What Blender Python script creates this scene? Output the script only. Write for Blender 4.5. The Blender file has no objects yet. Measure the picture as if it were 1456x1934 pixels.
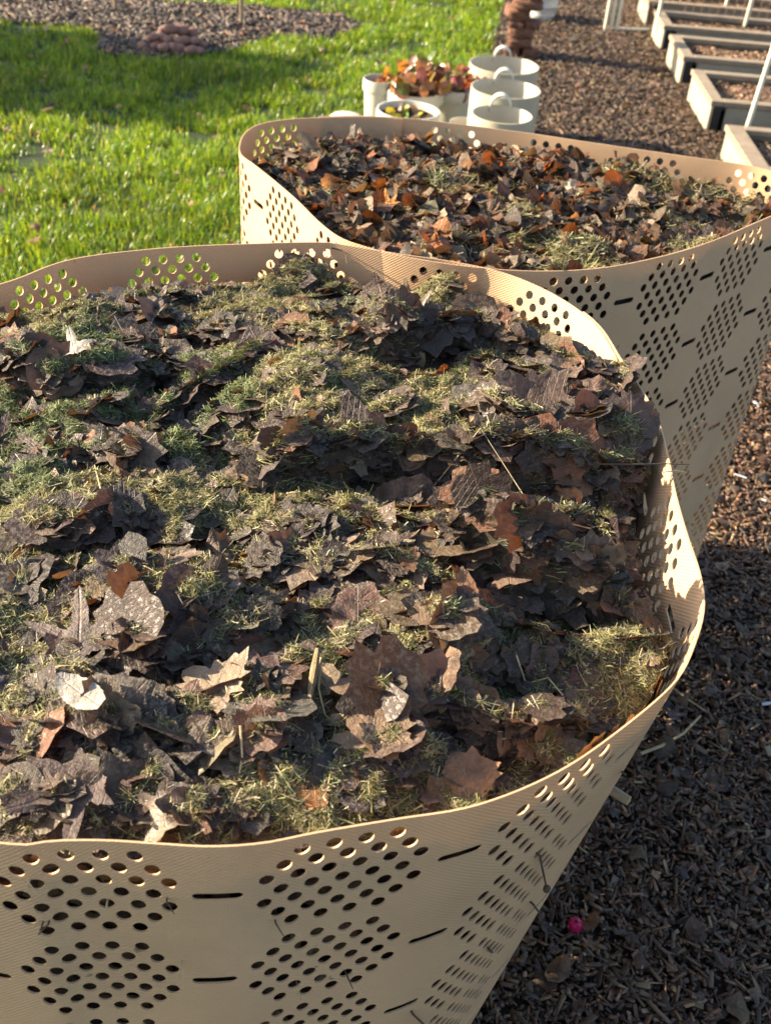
import bpy, math, random
import numpy as np
from mathutils import Vector, Matrix

# ------------------------------------------------------------------ camera, sky, sun, exposure
S = bpy.context.scene
COL = S.collection
F_PX, PITCH, ROLL, CAM_Z = 2050.0, math.radians(37), math.radians(5), 1.56
_f = np.array([0, math.cos(PITCH), -math.sin(PITCH)])
_r0 = np.array([1.0, 0, 0]); _u0 = np.cross(_r0, _f)
_r = math.cos(ROLL) * _r0 + math.sin(ROLL) * _u0
_u = -math.sin(ROLL) * _r0 + math.cos(ROLL) * _u0

cd = bpy.data.cameras.new('camera'); cam = bpy.data.objects.new('camera', cd); COL.objects.link(cam)
M = Matrix(((_r[0], _u[0], -_f[0], 0), (_r[1], _u[1], -_f[1], 0), (_r[2], _u[2], -_f[2], CAM_Z), (0, 0, 0, 1)))
cam.matrix_world = M
cd.sensor_fit = 'VERTICAL'; cd.sensor_height = 36.0; cd.lens = F_PX / 1934 * 36.0
cd.clip_start = 0.05; cd.clip_end = 500
cd.dof.use_dof = True; cd.dof.focus_distance = 1.12; cd.dof.aperture_fstop = 10.0
S.camera = cam

SUN_EL, SUN_AZ = math.radians(23), math.radians(7)      # azimuth: degrees ahead of straight left
world = bpy.data.worlds.new('World'); S.world = world; world.use_nodes = True
wn = world.node_tree
sky = wn.nodes.new('ShaderNodeTexSky'); sky.sky_type = 'NISHITA'; sky.sun_disc = False
sky.dust_density = 2.0; sky.ozone_density = .85; sky.sun_elevation = SUN_EL; sky.sun_rotation = math.atan2(-math.cos(SUN_AZ), math.sin(SUN_AZ))
wn.links.new(sky.outputs[0], wn.nodes['Background'].inputs[0]); wn.nodes['Background'].inputs[1].default_value = 0.082
ld = bpy.data.lights.new('sun', 'SUN'); ld.energy = 5.0; ld.angle = math.radians(0.55); ld.color = (1.0, 0.83, 0.60)
sun = bpy.data.objects.new('sun', ld); COL.objects.link(sun)
to_sun = Vector((-math.cos(SUN_AZ) * math.cos(SUN_EL), math.sin(SUN_AZ) * math.cos(SUN_EL), math.sin(SUN_EL)))
sun.rotation_euler = (-to_sun).to_track_quat('-Z', 'Y').to_euler(); sun.location = (-3, 0, 5)
S.view_settings.view_transform = 'Standard'; S.view_settings.look = 'None'
S.view_settings.exposure = 1.88; S.view_settings.gamma = 1.0

rng = np.random.default_rng(11); random.seed(5)
R2D = math.degrees

def at(px, py, z=0.0):
    d = _f + _r * (px - 728) / F_PX - _u * (py - 967) / F_PX
    t = (z - CAM_Z) / d[2]
    return np.array([d[0] * t, d[1] * t])

def proj(P):
    v = P - np.array([0, 0, CAM_Z]); d = v @ _f
    return 728 + F_PX * (v @ _r) / d, 967 - F_PX * (v @ _u) / d

# ------------------------------------------------------------------ naming helpers
def tag(o, label=None, cat=None, group=None, kind=None):
    if label: o['label'] = label
    if cat: o['category'] = cat
    if group: o['group'] = group
    if kind: o['kind'] = kind
    return o

def empty(name, loc=(0, 0, 0), rz=0.0):
    o = bpy.data.objects.new(name, None); COL.objects.link(o)
    o.location = loc; o.rotation_euler = (0, 0, rz); o.empty_display_size = 0.05
    return o

def raw_mesh(name, V, faces_flat, sizes, mat, smooth=False, col=None, uv=None):
    me = bpy.data.meshes.new(name)
    V = np.ascontiguousarray(V, dtype=np.float32)
    faces_flat = np.ascontiguousarray(faces_flat, dtype=np.int32); sizes = np.asarray(sizes, dtype=np.int32)
    me.vertices.add(len(V)); me.vertices.foreach_set('co', V.ravel())
    me.loops.add(len(faces_flat)); me.loops.foreach_set('vertex_index', faces_flat)
    me.polygons.add(len(sizes))
    st = np.concatenate([[0], np.cumsum(sizes)[:-1]]).astype(np.int32)
    me.polygons.foreach_set('loop_start', st)
    if smooth: me.polygons.foreach_set('use_smooth', np.ones(len(sizes), dtype=bool))
    if uv is not None:
        l = me.uv_layers.new(name='UVMap'); l.data.foreach_set('uv', np.ascontiguousarray(uv[faces_flat], dtype=np.float32).ravel())
    if col is not None:
        a = me.attributes.new('col', 'FLOAT_COLOR', 'POINT')
        c = np.ones((len(V), 4), dtype=np.float32); c[:, :3] = col; a.data.foreach_set('color', c.ravel())
    me.update(calc_edges=True)
    if mat: me.materials.append(mat)
    return me

def link(name, me, parent=None, loc=None):
    o = bpy.data.objects.new(name, me); COL.objects.link(o)
    if parent: o.parent = parent
    if loc is not None: o.location = loc
    return o

class MB:
    """collects boxes, lathes, tubes"""
    def __init__(s): s.V = []; s.F = []
    def add(s, V, F):
        b = len(s.V); s.V += [tuple(v) for v in V]; s.F += [tuple(i + b for i in f) for f in F]; return s
    def box(s, c, d, rz=0, bev=0.0, rx=0, ry=0):
        import itertools
        R = Matrix.Rotation(rz, 3, 'Z') @ Matrix.Rotation(ry, 3, 'Y') @ Matrix.Rotation(rx, 3, 'X')
        h = [x / 2 for x in d]; V = []; F = []
        if bev <= 0:
            for k in itertools.product((-1, 1), repeat=3): V.append(Vector((k[0] * h[0], k[1] * h[1], k[2] * h[2])))
            F = [(0, 1, 3, 2), (4, 6, 7, 5), (0, 4, 5, 1), (2, 3, 7, 6), (0, 2, 6, 4), (1, 5, 7, 3)]
        else:
            b = min(bev, min(h) * .9); idx = {}
            for k in itertools.product((-1, 1), repeat=3):
                for a in range(3):
                    v = [k[i] * (h[i] - (0 if i == a else b)) for i in range(3)]
                    idx[(k, a)] = len(V); V.append(Vector(v))
            for a in range(3):
                o1, o2 = (a + 1) % 3, (a + 2) % 3
                for sg in (-1, 1):
                    q = []
                    for p, r in ((-1, -1), (1, -1), (1, 1), (-1, 1)):
                        k = [0, 0, 0]; k[a] = sg; k[o1] = p; k[o2] = r; q.append(idx[(tuple(k), a)])
                    F.append(tuple(q if sg > 0 else q[::-1]))
            for a in range(3):
                o1, o2 = (a + 1) % 3, (a + 2) % 3
                for p in (-1, 1):
                    for r in (-1, 1):
                        k1 = [0] * 3; k2 = [0] * 3; k1[o1] = k2[o1] = p; k1[o2] = k2[o2] = r; k1[a] = -1; k2[a] = 1
                        q = [idx[(tuple(k1), o1)], idx[(tuple(k2), o1)], idx[(tuple(k2), o2)], idx[(tuple(k1), o2)]]
                        F.append(tuple(q if p * r > 0 else q[::-1]))
            for k in itertools.product((-1, 1), repeat=3):
                q = [idx[(k, 0)], idx[(k, 1)], idx[(k, 2)]]
                F.append(tuple(q if k[0] * k[1] * k[2] > 0 else q[::-1]))
        c = Vector(c)
        return s.add([R @ v + c for v in V], F)
    def lathe(s, prof, c=(0, 0, 0), n=40, squash=(1, 1), close=False):
        V = []; F = []
        for r, z in prof:
            for i in range(n):
                a = 2 * math.pi * i / n; V.append((c[0] + r * squash[0] * math.cos(a), c[1] + r * squash[1] * math.sin(a), c[2] + z))
        m = len(prof)
        for j in range(m - 1):
            for i in range(n):
                k = (i + 1) % n; F.append((j * n + i, j * n + k, (j + 1) * n + k, (j + 1) * n + i))
        if close: F.append(tuple(range((m - 1) * n, m * n))); F.append(tuple(range(n))[::-1])
        return s.add(V, F)
    def tube(s, pts, rad, n=8):
        pts = [Vector(p) for p in pts]; V = []; F = []
        rad = rad if hasattr(rad, '__len__') else [rad] * len(pts)
        ref = Vector((0, 0, 1))
        for i, p in enumerate(pts):
            t = (pts[min(i + 1, len(pts) - 1)] - pts[max(i - 1, 0)]).normalized()
            rr = ref if abs(t.dot(ref)) < .95 else Vector((1, 0, 0))
            a = t.cross(rr).normalized(); b = t.cross(a)
            for k in range(n):
                w = 2 * math.pi * k / n; V.append(p + (a * math.cos(w) + b * math.sin(w)) * rad[i])
        for i in range(len(pts) - 1):
            for k in range(n):
                l = (k + 1) % n; F.append((i * n + k, i * n + l, (i + 1) * n + l, (i + 1) * n + k))
        F.append(tuple(range(n))[::-1]); F.append(tuple(range((len(pts) - 1) * n, len(pts) * n)))
        return s.add(V, F)
    def build(s, name, mat, parent=None, smooth=False, loc=None):
        me = bpy.data.meshes.new(name); me.from_pydata([tuple(v) for v in s.V], [], s.F)
        if smooth:
            me.polygons.foreach_set('use_smooth', [True] * len(me.polygons)); me.set_sharp_from_angle(angle=math.radians(40))
        me.update(); me.materials.append(mat)
        return link(name, me, parent, loc)

# ------------------------------------------------------------------ numpy noise
_lat = rng.random((256, 256)).astype(np.float64)
def vnoise(x, y, seed=0):
    x = x + seed * 17.31; y = y + seed * 9.77
    xi = np.floor(x).astype(int); yi = np.floor(y).astype(int)
    fx = x - xi; fy = y - yi; fx = fx * fx * (3 - 2 * fx); fy = fy * fy * (3 - 2 * fy)
    g = lambda a, b: _lat[a & 255, b & 255]
    return (g(xi, yi) * (1 - fx) + g(xi + 1, yi) * fx) * (1 - fy) + (g(xi, yi + 1) * (1 - fx) + g(xi + 1, yi + 1) * fx) * fy
def fbm(x, y, f, oct=4, seed=0, gain=.5):
    t = 0; a = 1; n = 0
    for o in range(oct):
        t = t + a * vnoise(x * f, y * f, seed + o * 3); n += a; a *= gain; f *= 2.03
    return t / n - .5
def sstep(a, b, x):
    t = np.clip((x - a) / (b - a), 0, 1); return t * t * (3 - 2 * t)

# ------------------------------------------------------------------ materials
def mat_new(name):
    m = bpy.data.materials.new(name); m.use_nodes = True
    nt = m.node_tree; b = nt.nodes['Principled BSDF']; return m, nt, b
def N(nt, t, **kw):
    n = nt.nodes.new(t)
    for k, v in kw.items(): setattr(n, k, v)
    return n
def mixc(nt, fac, a, b, mode='MIX'):
    n = N(nt, 'ShaderNodeMix', data_type='RGBA', blend_type=mode)
    for s, v in ((0, fac), (6, a), (7, b)):
        if hasattr(v, 'is_linked') or hasattr(v, 'links'): nt.links.new(v, n.inputs[s])
        else: n.inputs[s].default_value = v if s == 0 else (*v, 1) if len(v) == 3 else v
    return n.outputs[2]
def noise(nt, scale, detail=4, rough=.6, vec=None, out=0):
    n = N(nt, 'ShaderNodeTexNoise'); n.inputs['Scale'].default_value = scale; n.inputs['Detail'].default_value = detail
    n.inputs['Roughness'].default_value = rough
    if vec is not None: nt.links.new(vec, n.inputs['Vector'])
    return n.outputs[out]
def ramp(nt, fac, stops):
    n = N(nt, 'ShaderNodeValToRGB'); cr = n.color_ramp
    while len(cr.elements) < len(stops): cr.elements.new(.5)
    for e, (p, c) in zip(cr.elements, stops): e.position = p; e.color = (*c, 1) if len(c) == 3 else c
    nt.links.new(fac, n.inputs[0]); return n.outputs[0]
def bump(nt, b, h, strength, dist):
    n = N(nt, 'ShaderNodeBump'); n.inputs['Strength'].default_value = strength; n.inputs['Distance'].default_value = dist
    nt.links.new(h, n.inputs['Height']); nt.links.new(n.outputs[0], b.inputs['Normal']); return n
def objco(nt): return N(nt, 'ShaderNodeTexCoord').outputs['Object']
def math_(nt, op, a, b=None, c=None):
    n = N(nt, 'ShaderNodeMath', operation=op)
    for i, v in enumerate((a, b, c)):
        if v is None: continue
        if isinstance(v, (int, float)): n.inputs[i].default_value = v
        else: nt.links.new(v, n.inputs[i])
    return n.outputs[0]

def simple(name, c1, c2, scale, rough=.7, bs=.3, bd=.002, spec=.5, metal=0, fine=None):
    m, nt, b = mat_new(name); co = objco(nt)
    c = mixc(nt, ramp(nt, noise(nt, scale, 6, .65, co), [(.3, (0, 0, 0)), (.7, (1, 1, 1))]), c1, c2)
    nt.links.new(c, b.inputs['Base Color']); b.inputs['Roughness'].default_value = rough
    b.inputs['Specular IOR Level'].default_value = spec; b.inputs['Metallic'].default_value = metal
    bump(nt, b, noise(nt, fine or scale * 6, 5, .6, co), bs, bd)
    return m

# bin plastic: tan, fine diamond knurl in the sheet's own metres (UV)
def plastic_mat(name, base, dark):
    m, nt, b = mat_new(name)
    uv = N(nt, 'ShaderNodeTexCoord').outputs['UV']
    sp = N(nt, 'ShaderNodeSeparateXYZ'); nt.links.new(uv, sp.inputs[0])
    k = 2 * math.pi / 0.0056
    wob = math_(nt, 'MULTIPLY', noise(nt, 25, 2, .5, uv), .8)
    p1 = math_(nt, 'ADD', math_(nt, 'MULTIPLY', math_(nt, 'ADD', sp.outputs[0], math_(nt, 'MULTIPLY', sp.outputs[1], 1.35)), k), wob)
    p2 = math_(nt, 'MULTIPLY', math_(nt, 'SUBTRACT', sp.outputs[0], math_(nt, 'MULTIPLY', sp.outputs[1], 1.35)), k)
    h = math_(nt, 'ADD', math_(nt, 'SINE', p1), math_(nt, 'SINE', p2))
    co = objco(nt)
    cl = mixc(nt, ramp(nt, noise(nt, 9, 5, .6, co), [(.35, (0, 0, 0)), (.7, (1, 1, 1))]), base, dark)
    flecks = ramp(nt, noise(nt, 170, 3, .7, co), [(.68, (0, 0, 0)), (.76, (1, 1, 1))])
    cl = mixc(nt, math_(nt, 'MULTIPLY', flecks, .5), cl, (.10, .075, .05))
    grime = ramp(nt, noise(nt, 3.5, 7, .7, co), [(.50, (0, 0, 0)), (.72, (1, 1, 1))])
    cl = mixc(nt, math_(nt, 'MULTIPLY', grime, .35), cl, (.36, .27, .18))
    spots = ramp(nt, noise(nt, 60, 2, .5, co), [(.74, (0, 0, 0)), (.77, (1, 1, 1))])
    cl = mixc(nt, math_(nt, 'MULTIPLY', spots, .6), cl, (.14, .10, .065))
    nt.links.new(cl, b.inputs['Base Color']); b.inputs['Roughness'].default_value = .46
    hh = math_(nt, 'ADD', h, math_(nt, 'MULTIPLY', noise(nt, 400, 2, .5, co), .6))
    bump(nt, b, hh, .42, .0006)
    b.inputs['Specular IOR Level'].default_value = .4
    tr = N(nt, 'ShaderNodeBsdfTranslucent'); tr.inputs[0].default_value = (.75, .52, .27, 1)
    mx = N(nt, 'ShaderNodeMixShader'); mx.inputs[0].default_value = .14
    nt.links.new(b.outputs[0], mx.inputs[1]); nt.links.new(tr.outputs[0], mx.inputs[2])
    nt.links.new(mx.outputs[0], nt.nodes['Material Output'].inputs[0])
    return m
M_BIN = plastic_mat('tan_plastic', (.73, .49, .29), (.67, .44, .258))

def leaf_mat(name, use_obj, dust_highlight=.5, trans=.22):
    m, nt, b = mat_new(name)
    if use_obj: col = N(nt, 'ShaderNodeObjectInfo').outputs['Color']
    else: col = N(nt, 'ShaderNodeAttribute', attribute_name='col').outputs['Color']
    co = objco(nt) if not use_obj else N(nt, 'ShaderNodeNewGeometry').outputs['Position']
    uv = N(nt, 'ShaderNodeTexCoord').outputs['UV']
    sp = N(nt, 'ShaderNodeSeparateXYZ'); nt.links.new(uv, sp.inputs[0])
    ax = math_(nt, 'ABSOLUTE', math_(nt, 'SUBTRACT', sp.outputs[0], .5))
    mid = ramp(nt, ax, [(.0, (1, 1, 1)), (.016, (0, 0, 0))])
    sv = math_(nt, 'FRACT', math_(nt, 'MULTIPLY', math_(nt, 'SUBTRACT', sp.outputs[1], math_(nt, 'MULTIPLY', ax, .8)), 9.0))
    side = ramp(nt, sv, [(0, (1, 1, 1)), (.10, (0, 0, 0)), (.93, (0, 0, 0)), (1, (1, 1, 1))])
    vein = math_(nt, 'MAXIMUM', mid, math_(nt, 'MULTIPLY', side, .5))
    blot = ramp(nt, noise(nt, 45, 5, .7, co), [(.35, (.55, .52, .50)), (.65, (1.25, 1.2, 1.1))])
    c = mixc(nt, 1.0, col, blot, 'MULTIPLY')
    c = mixc(nt, math_(nt, 'MULTIPLY', vein, .3), c, (.30, .21, .13))
    dmask = ramp(nt, noise(nt, 190, 4, .75, co), [(.47, (0, 0, 0)), (.66, (1, 1, 1))])
    geo = N(nt, 'ShaderNodeNewGeometry')
    spz = N(nt, 'ShaderNodeSeparateXYZ'); nt.links.new(geo.outputs['True Normal'], spz.inputs[0])
    up = ramp(nt, math_(nt, 'ABSOLUTE', spz.outputs[2]), [(.3, (0, 0, 0)), (.95, (1, 1, 1))])
    big = ramp(nt, noise(nt, 11, 3, .5, co), [(.38, (.25, .25, .25)), (.62, (1, 1, 1))])
    c = mixc(nt, math_(nt, 'MULTIPLY', math_(nt, 'MULTIPLY', dmask, up), math_(nt, 'MULTIPLY', big, dust_highlight)), c, (.42, .38, .315))  # pale dust on upward faces, its colour also painting in sunlit highlights
    nt.links.new(c, b.inputs['Base Color'])
    nt.links.new(math_(nt, 'ADD', math_(nt, 'MULTIPLY', dmask, .3), .42), b.inputs['Roughness'])
    b.inputs['Specular IOR Level'].default_value = .45
    h = math_(nt, 'ADD', math_(nt, 'MULTIPLY', vein, -.5), math_(nt, 'ADD', noise(nt, 130, 4, .65, co), math_(nt, 'MULTIPLY', dmask, .4)))
    bump(nt, b, h, .7, .0022)
    tr = N(nt, 'ShaderNodeBsdfTranslucent'); nt.links.new(mixc(nt, 1.0, c, (1.6, 1.0, .5), 'MULTIPLY'), tr.inputs[0])
    mx = N(nt, 'ShaderNodeMixShader'); mx.inputs[0].default_value = trans
    nt.links.new(b.outputs[0], mx.inputs[1]); nt.links.new(tr.outputs[0], mx.inputs[2])
    nt.links.new(mx.outputs[0], nt.nodes['Material Output'].inputs[0])
    return m
M_LEAF = leaf_mat('dead_leaf_bulk', False)
M_LEAFO = leaf_mat('dead_leaf_single', True, dust_highlight=.45)
M_LEAFF = leaf_mat('dead_leaf_far', False, dust_highlight=.30, trans=.3)

def blade_mat(name, trans, rough=.5, spec=.4):
    m, nt, b = mat_new(name)
    col = N(nt, 'ShaderNodeAttribute', attribute_name='col').outputs['Color']
    nt.links.new(col, b.inputs['Base Color']); b.inputs['Roughness'].default_value = rough
    b.inputs['Specular IOR Level'].default_value = spec
    tr = N(nt, 'ShaderNodeBsdfTranslucent'); nt.links.new(mixc(nt, 1.0, col, (1.9, 1.5, .4), 'MULTIPLY'), tr.inputs[0])
    mx = N(nt, 'ShaderNodeMixShader'); mx.inputs[0].default_value = trans
    nt.links.new(b.outputs[0], mx.inputs[1]); nt.links.new(tr.outputs[0], mx.inputs[2])
    nt.links.new(mx.outputs[0], nt.nodes['Material Output'].inputs[0])
    return m
M_GRASS = blade_mat('lawn_blades', .54, .34, .6)
M_CLIP = blade_mat('dry_clippings', .18, .6, .3)
M_CHIP = blade_mat('wood_chips', .0, .5, .55)

def soil_mat(name, a, bcol, scale=60):
    m, nt, b = mat_new(name); co = objco(nt)
    c = mixc(nt, ramp(nt, noise(nt, scale, 8, .75, co), [(.35, (0, 0, 0)), (.68, (1, 1, 1))]), a, bcol)
    nt.links.new(c, b.inputs['Base Color']); b.inputs['Roughness'].default_value = .85
    bump(nt, b, noise(nt, scale * .8, 8, .8, co), 1.0, .012)
    return m
M_MOULD = soil_mat('leaf_mould', (.022, .016, .012), (.09, .07, .045), 90)
M_MULCH = soil_mat('bark_mulch', (.012, .009, .007), (.065, .045, .032), 45)
M_SOIL = soil_mat('planting_soil', (.05, .03, .018), (.22, .13, .07), 50)
M_POTSOIL = soil_mat('pot_soil', (.02, .014, .01), (.08, .05, .035), 60)
M_TURF = soil_mat('turf', (.012, .022, .005), (.03, .06, .01), 30)

# ------------------------------------------------------------------ leaf templates (unit length about 1 along y)
def leaf_outline(kind, n, rs):
    th = np.linspace(0, 2 * math.pi, n, endpoint=False)          # 0 = +y (tip)
    if kind == 'maple':
        lob = [(0, 1.0, .30), (1.05, .86, .26), (-1.05, .86, .26), (2.0, .58, .28), (-2.0, .58, .28)]
        r = np.full(n, .33)
        for a, l, w in lob:
            l = l * rs.uniform(.85, 1.1); d = np.abs((th - a + math.pi) % (2 * math.pi) - math.pi)
            r = np.maximum(r, .33 + (l - .33) * np.clip(1 - d / w / 1.25, 0, 1) ** .85)
        r *= 1 + .10 * np.sin(th * 13 + rs.uniform(0, 6)) * (r > .4) + .05 * rs.standard_normal(n)
        r *= .62
    elif kind == 'oval':
        x = np.sin(th); y = np.cos(th)
        w = .27 * rs.uniform(.8, 1.25)
        r = 1 / np.sqrt((x / w) ** 2 + (y / .5) ** 2); r *= 1 + .10 * np.exp(-(th / .25) ** 2) + .10 * np.exp(-((th - 2 * math.pi) / .25) ** 2)
        r *= 1 + .035 * np.sin(th * n / 3.0)
    elif kind == 'scrap':
        k = rs.integers(4, 7); ang = np.sort(rs.uniform(0, 2 * math.pi, k)); rad = rs.uniform(.35, .62, k)
        ang = np.concatenate([ang - 2 * math.pi, ang, ang + 2 * math.pi]); rad = np.tile(rad, 3)
        r = np.interp(th, ang, rad); r *= 1 + .12 * rs.standard_normal(n)
    else:   # torn: half a leaf
        r = .5 * (1 + .25 * np.cos(th * 3 + rs.uniform(0, 6)) + .13 * rs.standard_normal(n))
        r = np.where(np.cos(th - rs.uniform(0, 6)) > .35, r * .62, r)
    return th, np.clip(r, .06, 1.2)

def leaf_template(kind, n, rings, rs, curl):
    th, r = leaf_outline(kind, n, rs)
    fr = (np.arange(1, rings + 1) / rings) ** .85
    X = [0.0]; Y = [0.0]
    for f in fr:
        j = (1 - (1 - f) * .5)
        rr = r * f if f > .99 else (r * f * .85 + f * .15 * r.mean())
        X += list(np.sin(th) * rr); Y += list(np.cos(th) * rr)
    X = np.array(X); Y = np.array(Y)
    uv = np.stack([X * .9 + .5, Y * .9 + .5], 1)
    # bend: curl across, curl along, fold, ripples
    a = rs.uniform(0, math.pi); c, s = math.cos(a), math.sin(a)
    p = X * c + Y * s; q = -X * s + Y * c
    k1 = rs.uniform(-.9, 1.3) * curl; k2 = rs.uniform(-.6, .8) * curl
    Z = k1 * p * p + k2 * q * q * .8 - rs.uniform(-.1, .5) * curl * np.abs(X) + 0
    ph = rs.uniform(0, 6, 6)
    rr = np.sqrt(X * X + Y * Y)
    Z += curl * rr * (.10 * np.sin(9 * X + ph[0] + 4 * Y) + .09 * np.sin(8 * Y + ph[1] - 5 * X)) + curl * .035 * np.sin(19 * X + ph[2]) * np.sin(17 * Y + ph[3])
    sc = 1 / (1 + .5 * np.abs(k1) * p * p)
    X2 = X * sc; Y2 = Y * sc
    V = np.stack([X2, Y2, Z], 1)
    F = []
    for i in range(n): F.append((0, 1 + (i + 1) % n, 1 + i, -1))
    for j in range(rings - 1):
        b = 1 + j * n
        for i in range(n):
            k = (i + 1) % n; F.append((b + i, b + k, b + n + k, b + n + i))
    return V, F, uv

def rot_mats(nx, ny, nz, ang):
    """rows: local z -> normal, spun by ang"""
    nrm = np.stack([nx, ny, nz], 1); nrm /= np.linalg.norm(nrm, axis=1)[:, None]
    ref = np.stack([np.cos(ang), np.sin(ang), np.zeros_like(ang)], 1)
    x = ref - nrm * (ref * nrm).sum(1)[:, None]; x /= np.linalg.norm(x, axis=1)[:, None]
    y = np.cross(nrm, x)
    return np.stack([x, y, nrm], 2)       # columns = axes

def scatter(name, templates, which, P, Rm, Sc, colr, mat, smooth=True, clampb=None):
    Vs = []; Ls = []; Sz = []; Cs = []; Us = []; base = 0
    for t, (TV, TF, TU) in enumerate(templates):
        idx = np.nonzero(which == t)[0]
        if not len(idx): continue
        sc = Sc[idx] if Sc.ndim == 1 else Sc[idx][:, None, :]
        if Sc.ndim == 1: V = np.einsum('nij,vj->nvi', Rm[idx], TV) * sc[:, None, None] + P[idx][:, None, :]
        else: V = np.einsum('nij,nvj->nvi', Rm[idx], TV[None] * sc) + P[idx][:, None, :]
        nv = len(TV)
        flat = []; sizes = []
        for f in TF:
            g = [i for i in f if i >= 0]; flat += g; sizes.append(len(g))
        flat = np.array(flat)
        L = (flat[None, :] + (np.arange(len(idx)) * nv)[:, None] + base).ravel()
        Vs.append(V.reshape(-1, 3)); Ls.append(L); Sz.append(np.tile(sizes, len(idx)))
        c = np.repeat(colr[idx], nv, 0)
        Cs.append(c); Us.append(np.tile(TU, (len(idx), 1))); base += nv * len(idx)
    VV = np.concatenate(Vs)
    if clampb is not None: VV = clampb.clamp(VV)
    me = raw_mesh(name, VV, np.concatenate(Ls), np.concatenate(Sz), mat, smooth, np.concatenate(Cs), np.concatenate(Us))
    return link(name, me)

def pick_colors(n, pal, w, jit=.25):
    pal = np.array(pal); w = np.array(w, float); w /= w.sum()
    c = pal[rng.choice(len(pal), n, p=w)]
    return np.clip(c * (1 + jit * rng.standard_normal((n, 1))) * (1 + .06 * rng.standard_normal((n, 3))), .008, .8)

# ------------------------------------------------------------------ the bins
def closed_curve(pts, n=3000):
    """periodic Catmull-Rom, resampled by arc length -> function of arc length, total length"""
    P = np.array(pts, float); m = len(P); out = []
    for i in range(m):
        p0, p1, p2, p3 = P[i - 1], P[i], P[(i + 1) % m], P[(i + 2) % m]
        for t in np.linspace(0, 1, 24, endpoint=False):
            out.append(.5 * ((2 * p1) + (-p0 + p2) * t + (2 * p0 - 5 * p1 + 4 * p2 - p3) * t * t + (-p0 + 3 * p1 - 3 * p2 + p3) * t ** 3))
    Q = np.array(out); k = 15
    ker = np.hanning(k + 2)[1:-1]; ker /= ker.sum()
    Q = np.stack([np.convolve(np.concatenate([Q[-k:, d], Q[:, d], Q[:k, d]]), ker, 'same')[k:-k] for d in (0, 1)], 1)
    Q = np.vstack([Q, Q[:1]])
    s = np.concatenate([[0], np.cumsum(np.linalg.norm(np.diff(Q, axis=0), axis=1))]); L = s[-1]
    ss = np.linspace(0, L, n); R = np.stack([np.interp(ss, s, Q[:, 0]), np.interp(ss, s, Q[:, 1])], 1)
    return R, L

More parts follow.
